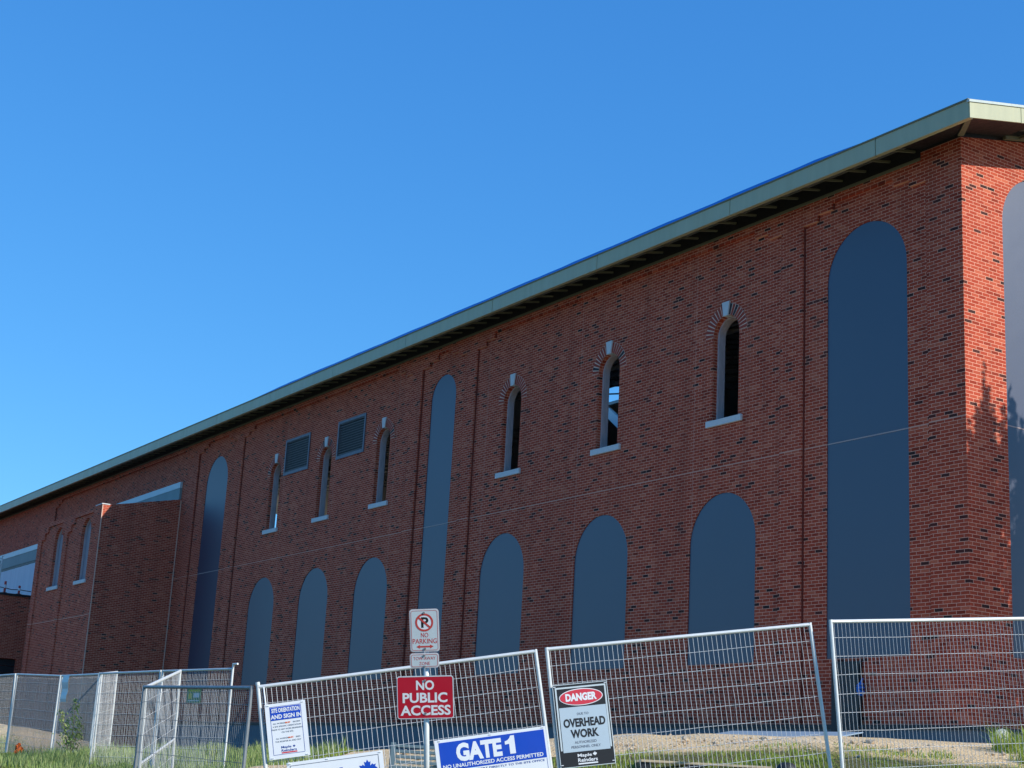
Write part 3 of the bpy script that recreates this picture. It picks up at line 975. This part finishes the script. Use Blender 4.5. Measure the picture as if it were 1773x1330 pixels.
def sign(name, Mpanel, H, s0, s1, t0, t1, label, cat, off=.045, rot=0.):
    """a sign board tied to a fence panel: s along the top rail, t down from it; origin at its lower left"""
    return empty(name, Mpanel @ Matrix.Translation((s0, H - t1, off)) @ Matrix.Rotation(rot, 4, 'Z'), label, cat, 'site signs tied to the fence'), s1 - s0, t1 - t0


def board(p, w, h, m, t=.006, r=0.):
    b = MB(); flat(b, rrect(0, w, 0, h, r), -t, 0); b.build('board', m, p)


def part(p, name, m, fn, *a):
    b = MB(); fn(b, *a); return b.build(name, m, p)


def ties(p, pts):
    for x, y in pts:
        b = MB(); b.tube((x - .012, y, .004), (x + .012, y, .004), .004, 5); b.tube((x, y, .002), (x, y + .02, -.03), .003, 5)
        b.build('cable_tie', M['white'], p)


HP = 1.83
# orientation notice
p, w, h = sign('notice_board', M1, HP, .070, .473, .204, .746, 'white upright site orientation and sign in notice with blue heading', 'sign')
board(p, w, h, M['white'])
def f(b): 
    for a in ((.045, w - .05, h - .03, h - .034), (.045, w - .05, .04, .044)): flat(b, rrect(a[0], a[1], min(a[2:]), max(a[2:]), 0), 0, .0012)
    for x in (.045, w - .05): flat(b, rrect(x, x + .004, .044, h - .034, 0), 0, .0012)
part(p, 'border_line', M['blueink'], f)
part(p, 'heading_band', M['blue'], lambda b: flat(b, rrect(.05, w - .055, h - .165, h - .038, 0), .0015, .003))
for tx, y, mw in (('SITE ORIENTATION', h - .092, w - .125), ('AND SIGN IN', h - .153, 9)):
    b = MB(); centred(b, tx, w / 2, y, .043, .0045, .035, .9, mw); b.build('heading_lettering', M['white'], p)
for i, tx in enumerate(('ALL WORKERS           RECEIVE', 'A SITE SPECIFIC ORIENTATION', 'PRIOR TO ANY WORK BEGINNING', 'ON THE SITE', None, 'ALL WORKERS           SIGN', 'THE REGISTER IN AND OUT')):
    if tx:
        b = MB(); centred(b, tx, w / 2, h - .205 - i * .0295, .0145, .0015, .006, 1., w - .1); b.build('lettering', M['greyink'], p)
for x, i in ((.012, 0), (.03, 5)):
    b = MB(); centred(b, 'MUST', w / 2 + x, h - .205 - i * .0295, .0155, .0022, .03); b.build('orange_lettering', M['orange'], p)
b = MB(); letters(b, 'Maple', w / 2 - .075, w / 2 + .025, .092, .122, .0015, .02); letters(b, 'Reinders', w / 2 - .075, w / 2 + .075, .066, .090, .0015, .02); leaf(b, w / 2 + .052, .108, .015, .0015); b.build('emblem', M['blueink'], p)
part(p, 'emblem_bar', M['danger_red'], lambda b: flat(b, rrect(w / 2 - .075, w / 2 + .078, .05, .062, 0), 0, .0015))
ties(p, ((.03, h - .015), (w - .03, h - .015), (.03, .015), (w - .03, .015)))

# contractor board
p, w, h = sign('company_board', M1, HP, .232, 1.184, .793, 1.40, 'wide white board with blue maple leaf, half hidden at the picture edge below the notice', 'sign', .05)
board(p, w, h, M['white'])
def f(b):
    for y in (h - .037, .03): flat(b, rrect(.03, w - .045, y, y + .006, 0), 0, .0012)
    for x in (.03, w - .051): flat(b, rrect(x, x + .006, .036, h - .037, 0), 0, .0012)
part(p, 'border_line', M['greyink'], f)
b = MB(); letters(b, 'Maple', .13, .66, h - .30, h - .112, .0015, .03); letters(b, 'Reinders', .13, .84, h - .50, h - .33, .0015, .03); leaf(b, .79, h - .175, .105, .0015); b.build('emblem', M['blue'], p)
part(p, 'emblem_bar', M['danger_red'], lambda b: flat(b, rrect(.13, .86, .055, .085, 0), 0, .0015))
part(p, 'grey_patch', M['danger_grey'], lambda b: flat(b, rrect(-.0, .02, h - .03, h + .001, 0), .0002, .002))  # small grey patch at the upper left corner
ties(p, ((.03, h - .015), (w * .42, h - .012), (w - .03, h - .015)))

# gate sign
p, w, h = sign('gate_sign', M1, HP, 1.703, 2.829, .770, 1.33, 'wide blue GATE 1 sign with white letters, beside the sign pole', 'sign', .05)
board(p, w, h, M['white'])
part(p, 'blue_field', M['blue'], lambda b: flat(b, rrect(.04, w - .022, h - .305, h - .03, 0), 0, .0015))
b = MB(); letters(b, 'GATE', .205, .665, h - .235, h - .055, .003, .052); b.add([(.70 + .1 * x, h - .226 + .178 * y, .003) for x, y in ((.42, 0), (1, 0), (1, 1), (.62, 1), (.5, .87), (.28, .76), (0, .72), (0, .54), (.42, .56))], [tuple(range(9))]); b.build('heading_lettering', M['white'], p)
b = MB(); letters(b, 'NO UNAUTHORIZED ACCESS PERMITTED', .06, w - .055, h - .288, h - .25, .003, .022); b.build('lettering', M['white'], p)
b = MB(); letters(b, 'ALL VISITORS REPORT DIRECTLY TO THE SITE OFFICE', .10, w - .05, h - .338, h - .318, .0015, .012); b.build('blue_lettering', M['blueink'], p)
def f(b):
    flat(b, rrect(w - .026, w - .0225, .02, h - .31, 0), 0, .0012)
part(p, 'border_line', M['blueink'], f)
ties(p, ((.05, h - .012), (w * .5, h - .012), (w - .03, h - .012)))

# danger sign
p, w, h = sign('danger_sign', M2, HP, .030, .594, .389, 1.213, 'black framed DANGER overhead work sign with red oval and grey panel', 'sign', .045, 0)
board(p, w, h, M['ink'])
def f(b):
    t_ = .006
    for a in ((0, w, h - t_, h), (0, w, 0, t_), (0, t_, t_, h - t_), (w - t_, w, t_, h - t_)): flat(b, rrect(*a, 0), 0, .0012)
part(p, 'edge_line', M['refl_white'], f)
def f(b):
    t_ = .016; x0, x1, y0, y1 = .022, w - .018, .17, h - .028
    for a in ((x0, x1, y1 - t_, y1), (x0, x0 + t_, y0, y1 - t_), (x1 - t_, x1, y0, y1 - t_)): flat(b, rrect(*a, 0), 0, .0012)
part(p, 'inner_border', M['refl_white'], f)
part(p, 'grey_panel', M['danger_grey'], lambda b: flat(b, rrect(.045, w - .037, .150, h - .232, 0), .0014, .0026))
def oval(rx, ry, n=40): return [(w / 2 + .0 + rx * math.cos(2 * math.pi * k / n), h - .137 + ry * math.sin(2 * math.pi * k / n)) for k in range(n)]
part(p, 'oval_rim', M['white'], lambda b: flat(b, oval(.225, .084), .0014, .0026))
part(p, 'oval', M['danger_red'], lambda b: flat(b, oval(.217, .076), .003, .0042))
b = MB(); centred(b, 'DANGER', w / 2, h - .175, .078, .0056, .05, .80, .345); b.build('heading_lettering', M['white'], p)
b = MB(); centred(b, 'OVERHEAD', w / 2 + .008, h - .432, .088, .004, .04, .74, w - .062); b.build('lettering', M['ink'], p)
b = MB(); centred(b, 'WORK', w / 2, h - .540, .086, .004, .04, .80, .29); b.build('lettering', M['ink'], p)
for tx, y, hh in (('DUE TO', h - .315, .024), ('AUTHORIZED', h - .595, .026), ('PERSONNEL ONLY', h - .640, .026)):
    b = MB(); centred(b, tx, w / 2, y, hh, .004, .012); b.build('small_lettering', M['greyink'], p)
b = MB(); letters(b, 'Maple', .185, .33, .088, .128, .0015, .02); letters(b, 'Reinders', .185, .385, .047, .084, .0015, .02); leaf(b, .362, .113, .024, .0015); flat(b, rrect(.185, .385, .024, .037, 0), 0, .0015); b.build('emblem', M['white'], p)
ties(p, ((.02, h - .02), (w - .02, h - .02), (.02, .03), (w - .02, .03)))

# small green sign
p, w, h = sign('small_sign', M6, HP, .93, 1.36, .33, .575, 'small green square sign with yellow mark on the wire fence', 'sign', .03)
board(p, w, h, M['green_sign'])
b = MB(); flat(b, rrect(.03, w - .03, .19, .225, 0), 0, .001); flat(b, [(.06, .07), (.15, .07), (.17, .13), (.1, .18), (.04, .13)], 0, .0012); b.build('yellow_mark', M['yellow'], p)
b = MB(); flat(b, rrect(.2, w - .04, .09, .165, 0), 0, .001); flat(b, rrect(.04, w - .04, .03, .045, 0), 0, .001); b.build('white_patch', M['refl_white'], p)
# sheet hung on the far scrim panel
p, w, h = sign('hanging_sheet', M7, HP, .22, .72, .02, .56, 'pale blank sheet hanging at top of the far scrim fence panel', 'sheet', .03)
b = MB()
for i in range(8):
    ya, yb = h * i / 8, h * (i + 1) / 8
    b.add([(0 + .02 * math.sin(i * .8), ya, .01 * math.sin(i * 1.3)), (w + .015 * math.sin(i * 1.1 + 2), ya, .012 * math.sin(i * 1.3)), (w + .015 * math.sin(i * 1.1 + 3.1), yb, .012 * math.sin(i * 1.3 + 1.3)), (0 + .02 * math.sin(i * .8 + .8), yb, .01 * math.sin(i * 1.3 + 1.3))], [(0, 1, 2, 3)])
b.build('sheet', M['refl_white'], p)

# ------------------------------------------------------------------ pole with three traffic signs
top = Vector((5.285, -13.905, 1.47)); bot = Vector((4.985, -13.60, -.16)); axis = (top - bot).normalized()
u = Vector((.31, .462, .063)); u = (u - axis * u.dot(axis)).normalized(); n = u.cross(axis)
sp = empty('sign_post', Matrix(((u.x, axis.x, n.x, bot.x), (u.y, axis.y, n.y, bot.y), (u.z, axis.z, n.z, bot.z), (0, 0, 0, 1))),
           'leaning steel pole with no parking, tow away and red no public access signs', 'road sign')
HL = (top - bot).length
b = MB(); b.tube((0, -1.4, -.045), (0, HL, -.045), .027, 14); b.build('pole', M['galv'], sp, smooth=True)
inv = sp.matrix_world.inverted() if sp.matrix_world != Matrix.Identity(4) else None
bpy.context.view_layer.update(); inv = sp.matrix_world.inverted()


def loc(x, y, z): q = inv @ Vector((x, y, z)); return q.x, q.y


def plate_sign(name, cx, cy, w, h, m, edge, r=.03, rot=0.):
    o = MB(); flat(o, rrect(-w / 2, w / 2, -h / 2, h / 2, r), -.004, 0)
    ob = o.build(name, edge, sp, Matrix.Translation((cx, cy, 0)) @ Matrix.Rotation(rot, 4, 'Z'))
    o = MB(); flat(o, rrect(-w / 2 + .007, w / 2 - .007, -h / 2 + .007, h / 2 - .007, r * .8), .0002, .0012); o.build('face', m, ob)
    return ob


def sub(ob, name, m, fn):
    b = MB(); fn(b); o = b.build(name, m, ob); return o


def bolts(ob, ys):
    for y in ys:
        b = MB(); b.tube((0, y, .001), (0, y, .009), .011, 10); b.build('bolt', M['galv_dark'], ob)


def bline(b, w, h, d, t_, r):
    """thin printed line parallel to the sign edge"""
    P = rrect(-w / 2 + d, w / 2 - d, -h / 2 + d, h / 2 - d, r); Q = rrect(-w / 2 + d + t_, w / 2 - d - t_, -h / 2 + d + t_, h / 2 - d - t_, max(.002, r - t_))
    k = len(P); b.add([(x, y, .0022) for x, y in P] + [(x, y, .0022) for x, y in Q], [(i, (i + 1) % k, k + (i + 1) % k, k + i) for i in range(k)])


cx, cy = loc((5.202 + 5.292) / 2, (-14.046 - 13.731) / 2, (1.51 + 1.149) / 2)
w, h = .287, .417
s1 = plate_sign('no_parking_sign', cx, cy, w, h, M['refl_white'], M['frame_pink'], .03, .03)
sub(s1, 'border_line', M['redtext'], lambda b: bline(b, w, h, .014, .004, .022))
def ring(b, cx, cy, r0, r1, z, n=36):
    b.add([(cx + r * math.cos(2 * math.pi * k / n), cy + r * math.sin(2 * math.pi * k / n), z) for r in (r0, r1) for k in range(n)], [(i, (i + 1) % n, n + (i + 1) % n, n + i) for i in range(n)])
pc = .078
sub(s1, 'letter', M['ink'], lambda b: letters(b, 'P', -.031, .042, pc - .052, pc + .052, .0022, .03))
sub(s1, 'roundel', M['white'], lambda b: ring(b, 0, pc, 0.001, .072, .0016))
def f(b):
    ring(b, 0, pc, .069, .088, .0028)
    c, s_ = math.cos(math.radians(-42)), math.sin(math.radians(-42))
    b.add([(x * c - y * s_, pc + x * s_ + y * c, .0034) for x, y in ((-.074, -.009), (.074, -.009), (.074, .009), (-.074, .009))], [(0, 1, 2, 3)])
sub(s1, 'prohibition_ring', M['redtext'], f)
def f(b):
    y = -.158
    b.add([(-.05, y - .008, .0022), (.05, y - .008, .0022), (.05, y + .008, .0022), (-.05, y + .008, .0022)], [(0, 1, 2, 3)])
    for s_ in (-1, 1): b.add([(s_ * .085, y, .0022), (s_ * .05, y - .019, .0022), (s_ * .05, y + .019, .0022)], [(0, 1, 2)])
sub(s1, 'arrow', M['redtext'], f)
sub(s1, 'lettering', M['redtext'], lambda b: letters(b, 'NO', -.036, .036, -.068, -.022, .0022, .008))
sub(s1, 'lettering', M['redtext'], lambda b: letters(b, 'PARKING', -.118, .118, -.128, -.080, .0022, .008))
bolts(s1, (.172, -.178))
cx, cy = loc((5.133 + 5.27) / 2, (-13.961 - 13.72) / 2, (1.101 + .985) / 2)
w2, h2 = .285, .145
s2 = plate_sign('tow_away_sign', cx, cy, w2, h2, M['refl_white'], M['frame_pink'], .03, .03)
sub(s2, 'border_line', M['redtext'], lambda b: bline(b, w2, h2, .013, .004, .02))
sub(s2, 'lettering', M['redtext'], lambda b: letters(b, 'TOW-AWAY', -.108, .108, .006, .038, .0022, .0))
sub(s2, 'lettering', M['redtext'], lambda b: letters(b, 'ZONE', -.052, .052, -.044, -.012, .0022, .0))
bolts(s2, (.05, -.058))
cx, cy = loc((5.011 + 5.258) / 2, (-14.043 - 13.487) / 2, (.87 + .525) / 2)
w3, h3 = .557, .42
s3 = plate_sign('public_access_sign', cx, cy, w3, h3, M['red'], M['refl_white'], .03, .02)
tag(s3, 'red sign reading NO PUBLIC ACCESS')
sub(s3, 'border_line', M['white'], lambda b: bline(b, w3, h3, .005, .004, .024))
for tx, x0, x1, y0, y1 in (('NO', -.088, .088, .072, .167), ('PUBLIC', -.222, .215, -.052, .047), ('ACCESS', -.245, .245, -.175, -.076)):
    sub(s3, 'lettering', M['white'], lambda b: letters(b, tx, x0, x1, y0, y1, .0022, .03))
bolts(s3, (.165, -.155))

CAMP = Vector((18.4418, -21.348, 0)); K = .9
M0 = sp.matrix_world.copy()
sp.matrix_world = Matrix.Translation(CAMP) @ Matrix.Scale(K, 4) @ Matrix.Translation(-CAMP) @ M0

# ------------------------------------------------------------------ things lying about
def blob(mb, c, r, seed, sub=2, rough=.25, flat_=1.):
    bm = bmesh.new(); bmesh.ops.create_icosphere(bm, subdivisions=sub, radius=1)
    rr = np.random.default_rng(seed); ph = rr.uniform(0, 6, 6)
    V = []
    for v in bm.verts:
        q = v.co.copy(); k = 1 + rough * (math.sin(q.x * 3 + ph[0]) * math.sin(q.y * 3 + ph[1]) + .5 * math.sin(q.z * 5 + ph[2] + q.x * 4)) + rr.normal(0, rough * .15)
        V.append((c[0] + q.x * r[0] * k, c[1] + q.y * r[1] * k, c[2] + q.z * r[2] * k * flat_))
    F = [tuple(v.index for v in f.verts) for f in bm.faces]; bm.free(); mb.add(V, F)


g = lambda x, y: float(gz(x, y))
mb = MB(); blob(mb, (2.35, -2.05, g(2.35, -2.05) + .1), (.15, .15, .15), 3)
tag(mb.build('concrete_chunk', M['chunk']), 'pale broken concrete lump at the building corner beside dry sticks', 'rubble')
mb = MB()
for i in range(150):
    x, y = 3.1 + random.gauss(0, .33), -1.3 + random.gauss(0, .35); z = g(x, y) + abs(random.gauss(0, .13))
    a = random.uniform(0, math.pi); l = random.uniform(.15, .4); e = random.gauss(0, .35)
    mb.tube((x, y, z), (x + l * math.cos(a), y + l * math.sin(a), z + l * e), .007, 4, .003)
tag(mb.build('brush_pile', M['twig']), 'heap of dry grey brown sticks against the building corner', 'brush')

bd = empty('board_stack', Matrix.Translation((1.85, -11.95, g(1.85, -11.95))) @ Matrix.Rotation(math.radians(62), 4, 'Z'), 'stack of blue grey boards lying behind the sign pole', 'boards')
for i in range(5):
    a = MB(); dx = random.gauss(0, .03); a.box((-.28 + dx, -.3 + i * .02, .02 + i * .062), (.75 + dx, .22 - i * .03, .055 + i * .062)); a.build('board', M['greyboard'], bd, bevel=.004)
a = MB(); a.box((-.33, -.34, -.02), (-.27, .25, .32)); a.build('end_post', M['greyboard'], bd, bevel=.004)
pl = empty('timber_pallet', Matrix.Translation((4.5, -9.75, .14)) @ Matrix.Rotation(math.radians(57), 4, 'Z'), 'weathered timber pallet edge lying in grass behind the danger sign panel', 'pallet')
a = MB(); a.box((-.72, -.5, .09), (.72, -.38, .115)); a.build('deck_board', M['wood'], pl, bevel=.003)
for y in (-.2, .1, .4):
    a = MB(); a.box((-.72, y - .06, .09), (.72, y + .06, .115)); a.build('deck_board', M['wood'], pl, bevel=.003)
for x in (-.66, -.1, .6):
    a = MB(); a.box((x - .06, -.48, -.02), (x + .06, .45, .088)); a.build('stringer', M['black'], pl, bevel=.003)
b = MB()
for k in range(12):
    t0, t1 = math.pi / 2 * k / 12, math.pi / 2 * (k + 1) / 12
    b.tube((5.40, -9.27, .05 + .26 * math.sin(t0)), (5.40, -9.27, .05 + .26 * math.sin(t1)), max(.02, .15 * math.cos(t0) ** .6), 20, max(.002, .15 * math.cos(t1) ** .6), caps=False)
tag(b.build('black_bucket', M['rubber'], smooth=True), 'rounded black upturned tub in the grass right of the pallet', 'bucket')
b = MB()
pts = []
for k in range(40):
    t = k / 39
    pts.append((-15.45 + .5 * t + .05 * math.sin(t * 22), -11.9 - .1 * t + .1 * t * math.cos(t * 9), g(-15.3, -11.9) + .22 - .1 * t + .04 * math.sin(t * 17)))
b.path(pts, .042, 6)
tag(b.build('orange_hose', M['orange'], smooth=True), 'bright orange tangle of hose lying on the grass at left', 'hose')


# ------------------------------------------------------------------ grass, weeds, trees
def blades(name, n, xr, yr, hmin, hmax, wid, material, dens=None, lean=.35):
    x = RNG.uniform(*xr, n); y = RNG.uniform(*yr, n)
    if dens is not None:
        k = RNG.uniform(0, 1, n) < dens(x, y)
        x, y = x[k], y[k]
    n = len(x)
    z = gz(x, y) - .02
    clump = .65 + .35 * np.sin(x * 2.3 + np.sin(y * 3.1) * 1.7) * np.sin(y * 2.7 + x)
    h = RNG.uniform(hmin, hmax, n) * clump
    a = RNG.uniform(0, 2 * np.pi, n); l = RNG.uniform(.05, lean, n) * h * 2
    wv = RNG.uniform(.6, 1.4, n) * wid
    px, py = -np.sin(a) * wv, np.cos(a) * wv
    b_ = np.stack([x, y, z], 1)
    m1 = np.stack([x + np.cos(a) * l * .35, y + np.sin(a) * l * .35, z + h * .62], 1)
    t_ = np.stack([x + np.cos(a) * l, y + np.sin(a) * l, z + h], 1)
    s = np.stack([px, py, 0 * px], 1)
    V = np.stack([b_ - s, b_ + s, m1 + s * .7, m1 - s * .7, t_], 1).reshape(-1, 3)
    me = bpy.data.meshes.new(name)
    i0 = np.arange(n) * 5
    loops = np.stack([i0, i0 + 1, i0 + 2, i0 + 3, i0 + 3, i0 + 2, i0 + 4], 1).reshape(-1)
    me.vertices.add(len(V)); me.vertices.foreach_set('co', V.reshape(-1))
    me.loops.add(len(loops)); me.loops.foreach_set('vertex_index', loops)
    st = np.stack([np.arange(n) * 7, np.arange(n) * 7 + 4], 1).reshape(-1)
    me.polygons.add(2 * n); me.polygons.foreach_set('loop_start', st)
    me.update(calc_edges=True); me.validate()
    me.materials.append(material)
    o = bpy.data.objects.new(name, me); COL.objects.link(o)
    return o


gr = blades('grass', 560000, (-20, 8.5), (-15.6, -5.6), .04, .115, .006, M['grass'], grass_amount)
tag(gr, 'short green and straw coloured grass on the bank along the fence', 'grass', kind='stuff')


def tall(x, y):
    k = .55 + .45 * np.sin(x * 1.9 + 1) * np.sin(y * 2.3 + .5 * x)
    a = np.exp(-((x + 8.5) / 5.5) ** 4) * np.clip((-7.6 - y) / 1.0, 0, 1) * k
    return np.clip(a * .8, 0, 1) * (x + 1.1 * y < -16.6)


wd = blades('tall_weeds', 90000, (-15, -2), (-13.2, -7.6), .16, .42, .0075, M['weed'], tall, .3)
tag(wd, 'tall pale green weeds growing among the wire fence panels at left', 'weeds', kind='stuff')


def tuft(cx, cy, r, n, h0, h1, label):
    o = blades('grass_tuft', n, (cx - r, cx + r), (cy - r, cy + r), h0, h1, .008, M['grass'], lambda x, y: (np.hypot(x - cx, y - cy) < r) * 1., .6)
    tag(o, label, 'grass tuft')


tuft(5.35, -5.3, .36, 420, .28, .5, 'big arching green grass tuft at the right edge in front of the sticks')
tuft(6.3, -6.2, .3, 260, .15, .3, 'smaller grass tuft left of the big arching one near the right edge')


def leafcloud(mb, pts, size, k=1.0):
    for p in pts:
        p = Vector(p); d = Vector(RNG.normal(0, 1, 3)).normalized(); e = d.orthogonal().normalized()
        f_ = d.cross(e); s = size * random.uniform(.6, 1.3)
        mb.add([p - e * s * .4, p + f_ * s, p + e * s * .4, p - f_ * s], [(0, 1, 2, 3)])


# pale bush behind the far scrim
bx, by = -11.99, -11.85
bz = g(bx, by)
bu = empty('bush', Matrix.Translation((bx, by, bz)), 'pale yellow green bush with two pointed tops in front of the grey scrim', 'bush')
a = MB(); st = []
for (sx, sy, hh) in ((0, 0, 1.12), (-.05, -.24, .9), (.02, .12, .7)):
    a.tube((0, 0, 0), (sx, sy, hh), .012, 5, .004)
    for k in range(190):
        t = random.uniform(.25, 1.02); rad = .15 * (1.08 - t) ** .6 + .02
        st.append((sx * t + random.gauss(0, rad * .6), sy * t + random.gauss(0, rad * .6), hh * t))
a.build('stem', M['twig'], bu)
a = MB(); leafcloud(a, st, .035); a.build('leaves', M['weed'], bu)


def cedar(x, y, H, rad, spires, label):
    z = g(x, y)
    tr = empty('cedar_tree', Matrix.Translation((x, y, z)), label, 'tree', 'cedars at the gable end')
    a = MB(); a.tube((0, 0, -.2), (0, 0, H * .55), .16, 9, .09)
    pts = []
    for (sx, sy, hh) in spires:
        hh *= H
        a.tube((0, 0, H * .2), (sx, sy, hh * .93), .06, 6, .01)
        for k in range(int(hh * 10)):
            t = random.random() ** .75
            z0 = hh * (.08 + .84 * t)
            q = random.uniform(0, 2 * math.pi); out = rad * .5 * (1 - t) ** .8 + .05
            f_ = min(1, z0 / (H * .2))
            b0 = Vector((sx * f_, sy * f_, z0)); L = random.uniform(.5, 1.0) * (1.1 - .55 * t)
            d = Vector((math.cos(q) * .55, math.sin(q) * .55, 1)).normalized()
            b0 += Vector((math.cos(q), math.sin(q), 0)) * out * random.uniform(.2, .8)
            a.tube((sx * f_, sy * f_, z0 - .15), b0 + d * L * .8, .012, 4, .004)
            for m in range(44):
                v = random.random(); r = .11 * (1 - v) ** .6 + .012
                pts.append(b0 + d * L * v + Vector(RNG.normal(0, r * .6, 3)))
        for m in range(40): pts.append(Vector((sx + random.gauss(0, .03), sy + random.gauss(0, .03), hh * (.9 + .1 * random.random()))))
    a.build('trunk', M['bark'], tr)
    c = MB(); leafcloud(c, pts, .09); c.build('crown', M['crown'], tr)


cedar(5.45, 3.05, 11.1, 1.15, ((0, 0, 1.0), (-.25, .62, .95), (.15, -.35, .90), (.1, .3, .93), (-.1, 1.0, .92), (.25, -.1, .94)), 'dense many topped cedar tree throwing its shadow on the sunlit gable wall')
cedar(6.6, 5.0, 10.2, 1.3, ((0, 0, 1.0), (-.3, .5, .93), (.2, .9, .96), (.1, -.4, .9)), 'broader cedar tree standing farther along the gable wall')

# loose stones on the sandy strip and a sheet of blue board lying against the base
mb = MB()
for i in range(3600):
    x = random.uniform(-22, 6.5); e = -9.3 + .85 * max(0, x - 2.8)
    y = random.gauss(e + (.5 if x > -3 else 1.2), .8); r = random.choice((.006, .008, .01, .012, .015, .02, .028)) * random.uniform(.7, 1.3)
    if -13 < x < -4 or y < -13: continue
    z = g(x, y) + r * .3
    n = 5; o_ = random.uniform(0, 6)
    V = [(x + r * math.cos(o_ + 2 * math.pi * k / n) * random.uniform(.7, 1.2), y + r * math.sin(o_ + 2 * math.pi * k / n) * random.uniform(.7, 1.2), z + random.uniform(-.3, .3) * r) for k in range(n)]
    V += [(x + random.uniform(-.3, .3) * r, y + random.uniform(-.3, .3) * r, z + r * random.uniform(.5, .9)), (x, y, z - r)]
    mb.add(V, [(k, (k + 1) % n, n) for k in range(n)] + [((k + 1) % n, k, n + 1) for k in range(n)])
tag(mb.build('gravel', M['pebble']), 'loose pale stones scattered over the sandy strip', 'gravel', kind='stuff')
sh = MB(); sh.prism([(-3.35, .80), (-2.3, 1.0), (-2.3, 1.02), (-3.35, .82)], 'x', -3.6, -.3)
tag(sh.build('insulation_sheet', M['greyblue'], bevel=.004), 'flat blue grey sheet lying tilted by the dark foundation', 'sheet')

# a few bigger stones and clods on the strip, and cut-off scraps of board near the base
for i in range(14):
    x = random.uniform(-2, 5.2); y = -9.0 + .85 * max(0, x - 2.8) + random.uniform(-.5, .9); r = random.uniform(.035, .075)
    if x < 2: y = random.uniform(-11.5, -9)
    mb = MB(); blob(mb, (x, y, g(x, y) + r * .35), (r, r * .8, r * .6), 50 + i, 1, .3)
    tag(mb.build('stone', M['pebble']), 'fist sized pale stone lying on the sandy strip behind the fence', 'stone', 'loose stones on the sandy strip')
